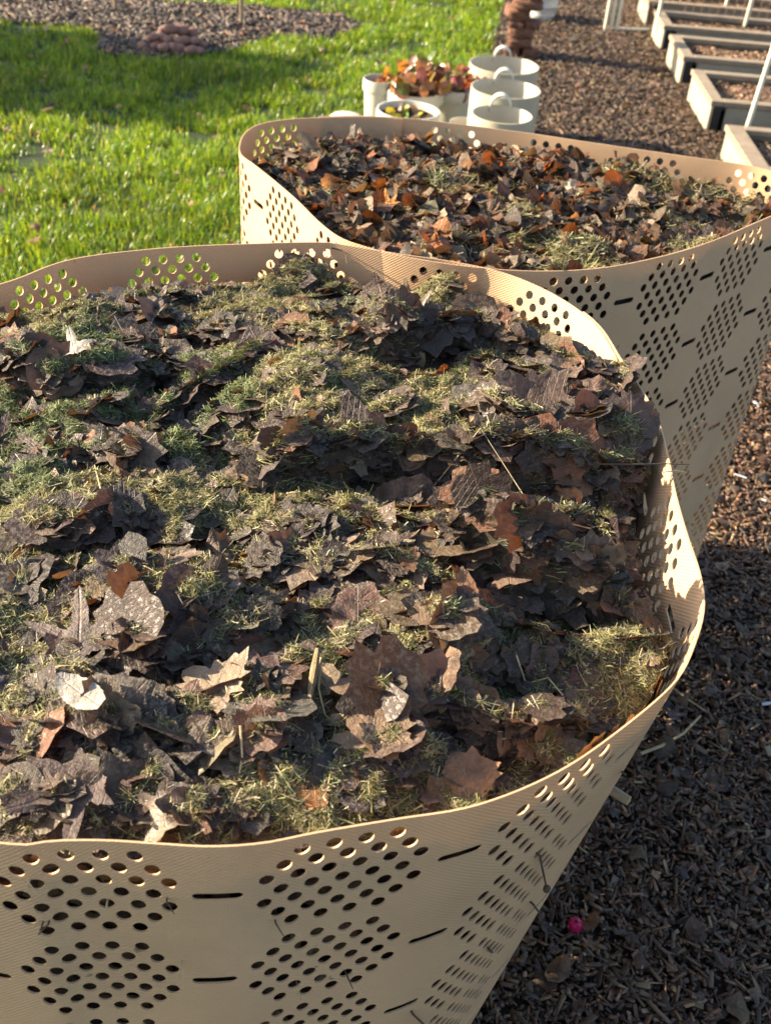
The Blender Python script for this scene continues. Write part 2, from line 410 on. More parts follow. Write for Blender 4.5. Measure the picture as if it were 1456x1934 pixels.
class Bin:
    def __init__(b, pts, C, taper, top=.91, wave=0.004, seed=0, u0=0.0, ty=0.0):
        b.ty = ty
        b.R, b.L = closed_curve(pts); b.C = np.array(C); b.t = taper; b.top = top; b.wave = wave; b.seed = seed; b.u0 = u0
        d = b.R - b.C; ang = np.arctan2(d[:, 1], d[:, 0]); o = np.argsort(ang)
        b.ang = ang[o]; b.rad = np.linalg.norm(d, axis=1)[o]
    def rim(b, u):
        u = np.mod(u, b.L); s = np.linspace(0, b.L, len(b.R))
        return np.stack([np.interp(u, s, b.R[:, 0]), np.interp(u, s, b.R[:, 1])], 1)
    def pos(b, u, v, off=0.0):
        """u along the rim, v down the wall, both metres; off = inward offset"""
        p = b.rim(u); t = b.rim(u + .004) - b.rim(u - .004); t /= np.linalg.norm(t, axis=1)[:, None]
        nin = np.stack([-t[:, 1], t[:, 0]], 1)
        if ((b.C - p) * nin).sum() < 0: nin = -nin
        k = np.stack([1 - b.t * v / .91, 1 - b.ty * v / .91], 1)
        q = b.C + (p - b.C) * k + nin * np.asarray(off).reshape(-1, 1) * np.ones((len(p), 1))
        z = b.top - v + b.wave * np.sin(u * 5.1 + b.seed) * np.clip(1 - v * 3, 0, 1)
        return np.column_stack([q, z])
    def rho(b, x, y):
        dx = x - b.C[0]; dy = y - b.C[1]; a = np.arctan2(dy, dx)
        return np.hypot(dx, dy) / np.interp(a, b.ang, b.rad, period=2 * math.pi)
    def clamp(b, V, lim=.978, spill=True):
        """keep things inside the wall: pull vertices below the rim back to it"""
        z = V[:, 2]; v = np.clip(b.top - z, 0, 1)
        kx = 1 - b.t * v / .91; ky = 1 - b.ty * v / .91
        x = (V[:, 0] - b.C[0]) / kx; y = (V[:, 1] - b.C[1]) / ky
        rho = np.hypot(x, y) / b.edge(np.arctan2(y, x))
        f = np.where(rho > lim, lim / np.maximum(rho, 1e-6), 1.0)
        f = np.where((z > b.top + .004), 1.0, f) if spill else f
        V = V.copy(); V[:, 0] = b.C[0] + x * f * kx; V[:, 1] = b.C[1] + y * f * ky
        return V
    def edge(b, a): return np.interp(a, b.ang, b.rad, period=2 * math.pi)
    def build(b, name, lap=.17):
        CW, RH, TOPM, PER = .012, .0155, .009, .121
        ncol = int(b.L / CW / 1); lapc = int(lap / CW); total = ncol + lapc
        vs = [0.0, TOPM]; rowtype = [None]
        v = TOPM; counts = [4, 5, 6, 5, 6, 5, 4]
        while v < .90:
            for r in range(7):
                v += RH; vs.append(v); rowtype.append(r)
            v += PER - 7 * RH; vs.append(v); rowtype.append(None)
        vs = [min(x, .905) for x in vs]
        # drop degenerate rows at the bottom
        keep = [i for i in range(len(rowtype)) if vs[i + 1] - vs[i] > .002]
        U = []; W = []; idx = {}
        def vert(u, v_):
            k = (round(u * 1e5), round(v_ * 1e5))
            if k not in idx: idx[k] = len(U); U.append(u); W.append(v_)
            return idx[k]
        T = []
        nh = 14
        def hole(u0, u1, v0, v1, slot=False):
            """plate with an opening between u0..u1 (corner and mid points kept conforming)"""
            cu = (u0 + u1) / 2; cv = (v0 + v1) / 2; n = int(round((u1 - u0) / CW))
            top = [vert(u0 + CW * i, v0) for i in range(n + 1)]; bot = [vert(u0 + CW * i, v1) for i in range(n + 1)]
            if not slot:
                a = np.pi / 2 + np.linspace(0, 2 * np.pi, 17)[:-1]
                ring = [vert(cu + .0061 * math.cos(t), cv - .0068 * math.sin(t)) for t in a]   # starts at top, goes left
                tm, bm = top[1], bot[1]; TL, TR, BL, BR = top[0], top[2], bot[0], bot[2]
                T.append((tm, TL, ring[0]))
                for i in range(4): T.append((TL, ring[i + 1], ring[i]))
                T.append((TL, BL, ring[4]))
                for i in range(4, 8): T.append((BL, ring[i + 1], ring[i]))
                T.append((BL, bm, ring[8])); T.append((bm, BR, ring[8]))
                for i in range(8, 12): T.append((BR, ring[i + 1], ring[i]))
                T.append((BR, TR, ring[12]))
                for i in range(12, 16): T.append((TR, ring[(i + 1) % 16], ring[i]))
                T.append((TR, tm, ring[0]))
            else:
                h = .0046; us = [u0 + .0045, u0 + CW, u0 + 2 * CW, u0 + 3 * CW, u1 - .0045]
                up = [vert(us[i], cv - h * (.0 if False else 1)) for i in range(1, 4)]
                dn = [vert(us[i], cv + h) for i in range(1, 4)]
                le = [vert(us[0] + h - h * math.cos(t), cv - h * math.sin(t)) for t in np.linspace(math.pi / 2, -math.pi / 2, 7)]
                ri = [vert(us[4] - h + h * math.cos(t), cv - h * math.sin(t)) for t in np.linspace(math.pi / 2, -math.pi / 2, 7)]
                for i in range(2):
                    T.append((top[1 + i], up[i], up[i + 1])); T.append((top[1 + i], up[i + 1], top[2 + i]))
                    T.append((bot[1 + i], dn[i + 1], dn[i])); T.append((bot[1 + i], bot[2 + i], dn[i + 1]))
                T.append((top[0], up[0], top[1])); T.append((top[0], le[0], up[0]))
                for i in range(3): T.append((top[0], le[i + 1], le[i]))
                T.append((top[0], bot[0], le[3]))
                for i in range(3, 6): T.append((bot[0], le[i + 1], le[i]))
                T.append((bot[0], dn[0], le[6])); T.append((bot[0], bot[1], dn[0]))
                T.append((top[4], up[2], ri[0])); T.append((top[3], up[2], top[4]))
                for i in range(3): T.append((top[4], ri[i], ri[i + 1]))
                T.append((top[4], ri[3], bot[4]))
                for i in range(3, 6): T.append((bot[4], ri[i], ri[i + 1]))
                T.append((bot[4], ri[6], dn[2])); T.append((bot[3], bot[4], dn[2]))
        for r in keep:
            v0, v1 = vs[r], vs[r + 1]; c = 0; rt = rowtype[r]
            full = abs(v1 - v0 - RH) < 1e-4
            while c < total:
                ph = c % 16
                if rt is not None and full and c + (16 - ph) <= total:
                    st = (6 - counts[rt])
                    if st <= ph < 12 - st and (ph - st) % 2 == 0:
                        hole(c * CW, (c + 2) * CW, v0, v1); c += 2; continue
                    if rt == 3 and ph == 12:
                        hole(c * CW, (c + 4) * CW, v0, v1, True); c += 4; continue
                a, b_, c_, d_ = vert(c * CW, v0), vert((c + 1) * CW, v0), vert((c + 1) * CW, v1), vert(c * CW, v1)
                T.append((a, d_, c_)); T.append((a, c_, b_)); c += 1
        U = np.array(U); W = np.array(W); T = np.array(T)
        lapoff = .0035 * sstep(b.L - .12, b.L + .02, U) + .006 * sstep(b.L + lap - .05, b.L + lap, U) * np.exp(-W * 9)
        u = U + b.u0
        Pout = b.pos(u, W, lapoff); Pin = b.pos(u, W, lapoff + .0016)
        uv = np.stack([U, W], 1)
        n = len(U)
        # boundary edges -> side walls with their own vertices
        E = np.concatenate([T[:, [0, 1]], T[:, [1, 2]], T[:, [2, 0]]]); Es = np.sort(E, 1)
        key = Es[:, 0].astype(np.int64) * n + Es[:, 1]; uq, inv, cnt = np.unique(key, return_inverse=True, return_counts=True)
        B = E[cnt[inv] == 1]
        m = len(B)
        Vw = np.concatenate([Pout[B[:, 0]], Pout[B[:, 1]], Pin[B[:, 1]], Pin[B[:, 0]]])
        Qw = np.stack([np.arange(m), np.arange(m) + m, np.arange(m) + 2 * m, np.arange(m) + 3 * m], 1) + 2 * n
        V = np.concatenate([Pout, Pin, Vw]); UV = np.concatenate([uv, uv, np.zeros((4 * m, 2))])
        flat = np.concatenate([T.ravel(), (T[:, ::-1] + n).ravel(), Qw.ravel()])
        sizes = np.concatenate([np.full(2 * len(T), 3), np.full(m, 4)])
        me = raw_mesh(name, V, flat, sizes, M_BIN, True, None, UV)
        sharp = np.zeros(len(sizes), bool)
        sm = np.ones(len(sizes), bool); sm[2 * len(T):] = False
        me.polygons.foreach_set('use_smooth', sm)
        return link(name, me)

TOP = .91
near_px = [(0, 535), (130, 490), (300, 470), (450, 463), (600, 459), (650, 464), (750, 480), (860, 495), (960, 517), (1060, 560), (1130, 610), (1175, 680),
           (1215, 740), (1245, 800), (1262, 865), (1277, 940), (1300, 1020), (1322, 1085), (1330, 1150), (1312, 1220), (1275, 1290), (1170, 1380), (1050, 1460), (900, 1520),
           (750, 1545), (600, 1570), (500, 1590), (400, 1597), (300, 1592), (200, 1586), (100, 1587), (0, 1592)]
NEAR = Bin([at(*p, TOP) for p in near_px] + [(-.38, .462), (-.53, .53), (-.67, .66), (-.745, .82), (-.76, .98), (-.71, 1.12), (-.63, 1.21)],
           (-.22, .97), .33, TOP, .002, 1.0, u0=.89, ty=.04)
far_px = [(453, 290), (455, 262), (470, 243), (500, 230), (560, 221), (630, 218), (700, 217), (780, 222), (850, 230), (1000, 250), (1100, 266), (1190, 280), (1300, 297), (1400, 312), (1456, 325)]
far_px2 = [(1456, 408), (1350, 452), (1250, 482), (1130, 505), (1000, 511), (870, 502), (760, 485), (690, 468), (640, 450), (600, 420), (560, 380), (520, 345), (480, 312)]
FAR = Bin([at(*p, TOP) for p in far_px] + [(.70, 1.95), (.70, 1.87)] + [at(*p, TOP) for p in far_px2], (.2, 1.8), .03, TOP, .002, 2.0, u0=.3)

o = NEAR.build('compost_bin'); tag(o, 'near tan perforated plastic compost bin filled with matted leaves and grass', 'compost bin', 'perforated compost bins')
o = FAR.build('compost_bin'); tag(o, 'far tan perforated plastic compost bin full of loose rust brown leaves', 'compost bin', 'perforated compost bins')

# ------------------------------------------------------------------ heap heightfields
def W_(px, py, z=.87): return at(px, py, z)
near_bumps = [(470, 800, .07, .018), (150, 660, .10, .030), (90, 720, .08, .02), (560, 505, .065, .035), (600, 755, .14, .022), (330, 560, .12, .015), (860, 545, .07, .03), (1000, 600, .07, .02),
              (960, 730, .10, .034), (1190, 760, .075, .085), (640, 1010, .12, .022), (380, 1190, .06, .03), (230, 1130, .08, .02), (830, 1250, .05, .04),
              (520, 1400, .12, .018), (900, 1150, .09, .02), (1200, 1200, .07, .02), (100, 1450, .15, .01), (760, 1420, .05, .02),
              (420, 900, .06, -.03), (820, 620, .04, -.04), (200, 860, .05, -.02), (1270, 1000, .05, -.05), (1120, 1095, .075, -.10), (980, 1075, .06, -.055), (690, 1310, .045, -.03),
              (960, 1330, .06, -.03), (500, 860, .035, -.02), (1040, 620, .03, -.03), (30, 880, .06, -.02), (780, 1350, .04, -.02), (330, 760, .05, -.01)]
near_ledges = [([(500, 890), (560, 878), (620, 868), (750, 865), (900, 880), (1080, 885), (1250, 890)], .055, .13),
               ([(860, 985), (960, 1020), (1060, 1045), (1180, 1055), (1270, 1060)], .09, .08),
               ([(400, 838), (500, 850), (640, 842), (760, 835)], .012, .06),
               ([(870, 800), (960, 835), (1080, 850), (1240, 850)], .035, .09),
               ([(690, 640), (780, 655), (900, 625), (1010, 660), (1120, 700)], .06, .06),
               ([(140, 840), (260, 870), (300, 780), (420, 730), (500, 680)], .03, .06),
               ([(0, 700), (90, 740), (230, 720), (330, 690)], .03, .08),
               ([(180, 1230), (300, 1260), (420, 1230), (560, 1180)], .025, .07),
               ([(640, 1290), (720, 1330), (860, 1310), (960, 1350), (1080, 1330)], .035, .07),
               ([(360, 640), (520, 660), (650, 690), (800, 700)], .02, .06),
               ([(0, 1010), (140, 1020), (300, 990)], .02, .06),
               ([(500, 1085), (700, 1100), (860, 1130), (1000, 1120)], .022, .06),
               ([(60, 1380), (240, 1400), (420, 1440), (560, 1430)], .018, .06)]
NB = [(*W_(a, b), r, h) for a, b, r, h in near_bumps]
NL = [(np.array([W_(*p, .875 + A * .8) for p in pl]), A, L) for pl, A, L in near_ledges]

def ledge(x, y, pl, A, L):
    xs = pl[:, 0]; o = np.argsort(xs); yl = np.interp(x, xs[o], pl[o, 1])
    s = (y - yl) + .012 * fbm(x, y, 40, 3, 5)
    win = sstep(xs.min() - .03, xs.min() + .03, x) * sstep(xs.max() + .03, xs.max() - .03, x)
    return win * A * (sstep(-.004, .006, s) * np.exp(-np.clip(s, 0, 9) / L) - .35 * np.exp(-((s + .018) / .018) ** 2))

def H_near(x, y):
    x = np.asarray(x, float); y = np.asarray(y, float)
    rho = NEAR.rho(x, y)
    h = .868 + .018 * np.clip(1 - rho ** 2, 0, 1)
    for bx, by, r, a in NB: h = h + a * np.exp(-(((x - bx) ** 2 + (y - by) ** 2) / (r * .62) ** 2))
    for pl, A, L in NL: h = h + ledge(x, y, pl, A, L)
    h = h + .028 * fbm(x, y, 9, 3, 7) + .030 * fbm(x, y, 24, 3, 9) + .016 * fbm(x, y, 60, 3, 11)
    h = h - .014 * sstep(.90, 1.0, rho) 
    # keep it under the rim at the wall, except at the block that leans over the right rim
    spill = np.exp(-(((x - .27) ** 2 + (y - 1.12) ** 2) / .07 ** 2))
    back = sstep(1.10, 1.32, y) * (1 - .35 * sstep(.05, .22, x)); hump = np.exp(-((x + .14) / .05) ** 2) * sstep(1.2, 1.3, y) + np.exp(-((x - .06) / .035) ** 2) * sstep(1.2, 1.3, y)
    right = sstep(.20, .27, x) * sstep(1.02, .97, y) * sstep(.72, .78, y)
    back = back * (1 - spill)
    lim = .880 - .050 * back + .05 * hump - .07 * right + .28 * (1 - rho).clip(0, 1) + .075 * spill
    return np.minimum(h, lim)

def H_far(x, y):
    x = np.asarray(x, float); y = np.asarray(y, float); rho = FAR.rho(x, y)
    h = .862 + .022 * np.clip(1 - rho ** 2, 0, 1) + .035 * fbm(x, y, 7, 3, 21) + .045 * fbm(x, y, 19, 3, 23)
    c = W_(600, 300); h = h + .02 * np.exp(-(((x - c[0]) ** 2 + (y - c[1]) ** 2) / .12 ** 2))
    return np.minimum(h, .864 - .036 * sstep(1.8, 2.0, y) - .03 * sstep(.35, .55, x) * sstep(1.7, 1.85, y) + .22 * (1 - rho).clip(0, 1))

def heap_base(name, B, H, nr, na, lab, skirt=.35):
    r = np.concatenate([np.linspace(0.002, .962, nr), [.963]]); a = np.linspace(0, 2 * math.pi, na, endpoint=False)
    Rr, A = np.meshgrid(r, a, indexing='ij'); e = B.edge(np.arctan2(np.sin(A), np.cos(A)))
    x = B.C[0] + Rr * e * np.cos(A); y = B.C[1] + Rr * e * np.sin(A); z = H(x, y) - .004
    z[-1] -= skirt; vv = (TOP - z[-1]) / .91
    x[-1] = B.C[0] + (x[-1] - B.C[0]) * (.995 - B.t * vv); y[-1] = B.C[1] + (y[-1] - B.C[1]) * (.995 - B.ty * vv)
    V = np.stack([x, y, z], 2).reshape(-1, 3); F = []
    i = np.arange(nr)[:, None] * na; j = np.arange(na)[None, :]; k = (j + 1) % na
    F = np.stack([i + j, i + na + j, i + na + k, i + k], 2).reshape(-1, 4)
    me = raw_mesh(name, V, F.ravel(), np.full(len(F), 4), M_MOULD, True)
    return tag(link(name, me), lab, 'leaf mould', kind='stuff')
wall_gap = .972
heap_base('leaf_mould', NEAR, H_near, 190, 520, 'dark crumbly leaf mould packed under the leaves of the near bin')
heap_base('leaf_mould', FAR, H_far, 80, 240, 'dark leaf mould packed under the loose leaves of the far bin')

def grad(H, x, y, e=.012):
    return (H(x + e, y) - H(x - e, y)) / (2 * e), (H(x, y + e) - H(x, y - e)) / (2 * e)

def sample_bin(B, n, rmax=.97):
    a = rng.uniform(0, 2 * math.pi, n); r = np.sqrt(rng.uniform(0, rmax ** 2, n)); e = B.edge(np.arctan2(np.sin(a), np.cos(a)))
    return B.C[0] + r * e * np.cos(a), B.C[1] + r * e * np.sin(a)

rs = np.random.default_rng(3)
PAL = [(.046, .029, .026), (.080, .048, .037), (.056, .043, .042), (.11, .073, .055), (.09, .075, .068), (.15, .065, .032), (.21, .155, .11), (.030, .022, .022)]
PW = [5, 4, 5, 3, 2.5, 1.2, 1.5, 3]
T_NEAR = [leaf_template(k, n, 3, rs, c) for k, n, c in
          [('scrap', 22, .25), ('scrap', 22, .45), ('scrap', 22, .15), ('scrap', 22, .7), ('torn', 26, .3), ('torn', 26, .5), ('oval', 26, .35), ('oval', 26, .7), ('scrap', 22, .35), ('scrap', 26, 1.0), ('torn', 24, .15), ('scrap', 22, .1)]]
T_LOBE = [leaf_template('maple', 48, 3, rs, c) for c in (.25, .45, .35, .7)]

def add_leaves(name, B, H, n, templates, sizes, pal, pw, mat, lab, flat=.5, tilt=.22, rmax=.955, lift=.004, probs=None, steep=False):
    x, y = sample_bin(B, n * (8 if steep else 1), rmax)
    if steep:
        gx, gy = grad(H, x, y, .005); w = np.clip(np.hypot(gx, gy) - .45, 0, 1.5); k = rng.random(len(x)) < w * .7
        x, y = x[k][:n], y[k][:n]; n = len(x)
    gx, gy = grad(H, x, y)
    t = tilt * (1 + 1.2 * (rng.random(n) < .12))
    nx = -gx * flat + t * rng.standard_normal(n); ny = -gy * flat + t * rng.standard_normal(n); nz = np.ones(n)
    Rm = rot_mats(nx, ny, nz, rng.uniform(0, 2 * math.pi, n))
    sc = rng.choice(sizes, n) * rng.uniform(.75, 1.25, n)
    rho = B.rho(x, y); e = (1 - rho) * .5 + .02; sc = np.minimum(sc, np.maximum(2.1 * e, .022))
    z = H(x, y) + rng.uniform(-.3, 1.0, n) * lift + .0015
    w = rng.choice(len(templates), n, p=probs)
    o = scatter(name, templates, w, np.column_stack([x, y, z]), Rm, sc, pick_colors(n, pal, pw), mat, clampb=B)
    return tag(o, lab, 'leaf litter', kind='stuff')
add_leaves('leaf_litter', NEAR, H_near, 260, T_LOBE, [.036, .045, .055], PAL, PW, M_LEAF,
           'lobed dead leaves lying among the scraps of the near bin heap', flat=.85, tilt=.14, lift=.006)
add_leaves('leaf_litter', NEAR, H_near, 17000, T_NEAR, [.010, .013, .017, .022, .028, .034, .042, .055], PAL, PW, M_LEAF,
           'matted purple brown leaf scraps packed in layers filling the near bin', flat=.88, tilt=.12, lift=.004)
add_leaves('leaf_litter', NEAR, H_near, 5000, T_NEAR, [.010, .014, .018, .024, .03, .04], [(.070, .045, .033), (.11, .073, .05), (.045, .032, .026), (.18, .13, .085), (.08, .066, .055)], [4, 3, 3, 1.8, 2], M_LEAF,
           'thin stacked leaf edges showing in the banks of the near bin heap', flat=.10, tilt=.16, lift=.006, steep=True)
def wall_leaves(B, n, lab, seed_pal):
    u = rng.uniform(0, B.L, n); v = rng.uniform(.035, .60, n); pr = B.rim(u); v = np.where((pr[:, 1] > 1.0) | ((pr[:, 0] > .15) & (pr[:, 1] > .72)), np.maximum(v, .125 + .1 * rng.random(n)), v)
    P = B.pos(u, v, .0085 + .005 * rng.random(n)); P2 = B.pos(u, v, .02); nr = P - P2
    Rm = rot_mats(nr[:, 0] + .0006 * rng.standard_normal(n), nr[:, 1] + .0006 * rng.standard_normal(n), nr[:, 2] + .0006 * rng.standard_normal(n), rng.uniform(0, 6.3, n))
    sc = rng.uniform(.015, .038, n)
    w = rng.choice([3, 7, 10, 11], n)
    # flat pieces pressed against the sheet
    tm = [(t[0] * np.array([1, 1, .06]), t[1], t[2]) for t in T_NEAR]
    o = scatter('leaf_litter', tm, w, P, Rm, sc, pick_colors(n, seed_pal, [4, 3, 3, 2], .25), M_LEAF)
    return tag(o, lab, 'leaf litter', kind='stuff')
wall_leaves(NEAR, 6500, 'brown leaves pressed against the inside of the near bin wall, seen through its holes', [(.12, .075, .05), (.20, .13, .08), (.07, .05, .04), (.26, .19, .11)])
PALF = [(.065, .038, .028), (.13, .06, .03), (.21, .085, .03), (.10, .072, .052), (.17, .13, .09), (.065, .050, .043), (.36, .13, .025), (.30, .24, .16)]
T_FAR = [leaf_template(k, n, 2, rs, c) for k, n, c in
         [('maple', 36, .7), ('maple', 36, 1.2), ('oval', 18, .8), ('oval', 18, 1.5), ('scrap', 16, .6), ('scrap', 16, 1.3), ('torn', 18, .8), ('torn', 18, 1.4)]]
add_leaves('leaf_litter', FAR, H_far, 9500, T_FAR, [.014, .020, .027, .035, .045, .056], PALF, [4, 2.2, 1.1, 3.5, 2.4, 4, .4, 1.4], M_LEAFF,
           'crisp curled rust and tan dead leaves filling the far bin', flat=.6, tilt=.34, lift=.018)

# clippings --------------------------------------------------------------------
def blade_template(segs, bend, twist, w=1.0):
    V = []; U = []
    for i in range(segs + 1):
        t = i / segs; hw = .5 * w * (1 - .75 * t ** 2)
        V += [(t - .5, -hw, bend * (t - .5) ** 2 - bend * .1), (t - .5, hw, bend * (t - .5) ** 2 - bend * .1 + twist * .05 * hw)]
        U += [(0, t), (1, t)]; V[-1] = (V[-1][0], V[-1][1] + .35 * bend * 0 , V[-1][2])
    F = [(2 * i, 2 * i + 2, 2 * i + 3, 2 * i + 1) for i in range(segs)]
    V = np.array(V); V[:, 1] += .0
    return V, F, np.array(U)
T_BL = [blade_template(2, b, t) for b, t in [(.1, .3), (.7, .2), (-.5, .5), (1.1, .1), (-.9, .3), (.4, -.4)]]
STRAW = [(*W_(a, b), r, h) for a, b, r, h in [(150, 690, .10, .5), (300, 840, .06, .3), (400, 740, .06, .3), (600, 760, .13, .4), (650, 880, .09, .4), (560, 510, .06, .4),
    (800, 545, .05, .3), (450, 610, .10, .3), (880, 880, .11, .3), (380, 1180, .06, .3), (560, 1450, .09, .22), (850, 1270, .05, .4), (1100, 960, .08, .2), (20, 980, .07, .4),
    (800, 1420, .05, .3), (400, 1480, .09, .25), (620, 950, .10, .3), (450, 1000, .08, .3), (900, 655, .09, .25), (1190, 1160, .03, .12), (1100, 1180, .07, .02), (250, 760, .05, .3),
    (180, 1450, .10, -.4), (130, 1220, .07, -.35), (250, 900, .05, -.4), (1185, 780, .06, -.4), (1000, 1100, .05, -.2), (760, 960, .04, -.3), (660, 650, .04, -.2), (520, 1200, .05, -.2), (60, 560, .08, -.2)]]
CLP = [(.30, .27, .13), (.21, .195, .085), (.13, .135, .05), (.42, .39, .27), (.08, .10, .033), (.12, .095, .055)]
def clippings(B, H, n, lab, mask_seed, thr, lenr=(.007, .026), wid=(.0007, .0016), tilt=.33, lift=.010, pw=(3, 3, 2, 2, 1.6, 1.5)):
    x, y = sample_bin(B, int(n * 1.8), .965)
    m = fbm(x, y, 9, 3, mask_seed) + .5 * fbm(x, y, 30, 2, mask_seed + 4)
    for bx, by, r, a in (STRAW if B is NEAR else []): m = m + a * np.exp(-(((x - bx) ** 2 + (y - by) ** 2) / (r * .75) ** 2))
    sgx, sgy = grad(H, x, y, .006); stp = 1 - .75 * sstep(.5, 1.1, np.hypot(sgx, sgy))
    if B is FAR: m = m + .30 * sstep(.05, .35, x) * sstep(2.1, 1.85, y)
    keep = rng.random(len(x)) < (sstep(thr - .06, thr + .42, m) + .27) * stp
    x, y = x[keep][:n], y[keep][:n]; n = len(x); m = m[keep][:n]
    gx, gy = grad(H, x, y, .008); t = tilt
    Rm = rot_mats(-gx * .8 + t * rng.standard_normal(n), -gy * .8 + t * rng.standard_normal(n), np.ones(n), rng.uniform(0, 2 * math.pi, n))
    L = rng.uniform(*lenr, n) * (1 + 1.0 * (rng.random(n) < .05)); w = rng.uniform(*wid, n)
    sc = np.column_stack([L, w, L]); z = H(x, y) + .0035 + rng.uniform(0, 1, n) ** 1.5 * lift * (.5 + 2.0 * np.clip(m - thr, 0, .4))
    c = pick_colors(n, CLP, pw, .22)
    # greener patches where the clippings were fresher
    g = sstep(.10, .25, fbm(x, y, 6, 2, mask_seed + 9))[:, None]; c = c * (1 - .4 * g * np.array([1, .55, .8]))
    o = scatter('grass_clippings', T_BL, rng.integers(0, len(T_BL), n), np.column_stack([x, y, z]), Rm, sc, c, M_CLIP, smooth=False, clampb=B)
    return tag(o, lab, 'grass clippings', kind='stuff')
clippings(NEAR, H_near, 680000, 'dried olive and straw grass clippings matted over the near bin leaves', 31, -.05, lenr=(.005, .018), wid=(.0005, .0011))
clippings(FAR, H_far, 60000, 'sparse straw clippings caught among the far bin leaves', 41, .24, lenr=(.010, .026), wid=(.0009, .0017), lift=.03)

# larger single leaves -----------------------------------------------------------
def on_heap(H, px, py, lift=.0):
    z = .87
    for _ in range(6):
        p = at(px, py, z); z = float(H(p[0], p[1])) + lift
    return p[0], p[1], z
T_BIG = [leaf_template(k, n, 5, rs, c) for k, n, c in
         [('maple', 72, .45), ('maple', 72, .8), ('maple', 72, .3), ('oval', 48, .5), ('oval', 48, 1.0), ('oval', 48, .3), ('scrap', 40, .5), ('scrap', 40, .9), ('scrap', 40, .25), ('torn', 44, .6), ('torn', 44, .35), ('torn', 44, 1.0)]]
BIG = []
for i, (V, F, U) in enumerate(T_BIG):
    flat = []; sz = []
    for f in F:
        g = [k for k in f if k >= 0]; flat += g; sz.append(len(g))
    BIG.append(raw_mesh('dead_leaf', V, flat, sz, M_LEAFO, True, None, U))
def put_leaf(me, x, y, z, size, ang, nrm, color, lab, group=None, cat='dead leaf'):
    R = rot_mats(np.array([nrm[0]]), np.array([nrm[1]]), np.array([nrm[2]]), np.array([ang]))[0]
    me = me.copy(); V = np.empty(len(me.vertices) * 3, np.float32); me.vertices.foreach_get('co', V)
    V = (V.reshape(-1, 3) * size) @ R.T + np.array([x, y, z]); B = FAR if y > 1.55 or FAR.rho(np.array([x]), np.array([y]))[0] < 1 else NEAR
    V = B.clamp(V) - np.array([x, y, z]); me.vertices.foreach_set('co', V.astype(np.float32).ravel()); me.update()
    o = bpy.data.objects.new('dead_leaf', me); COL.objects.link(o); o.location = (x, y, z)
    o.color = (*color, 1); return tag(o, lab, cat, group)
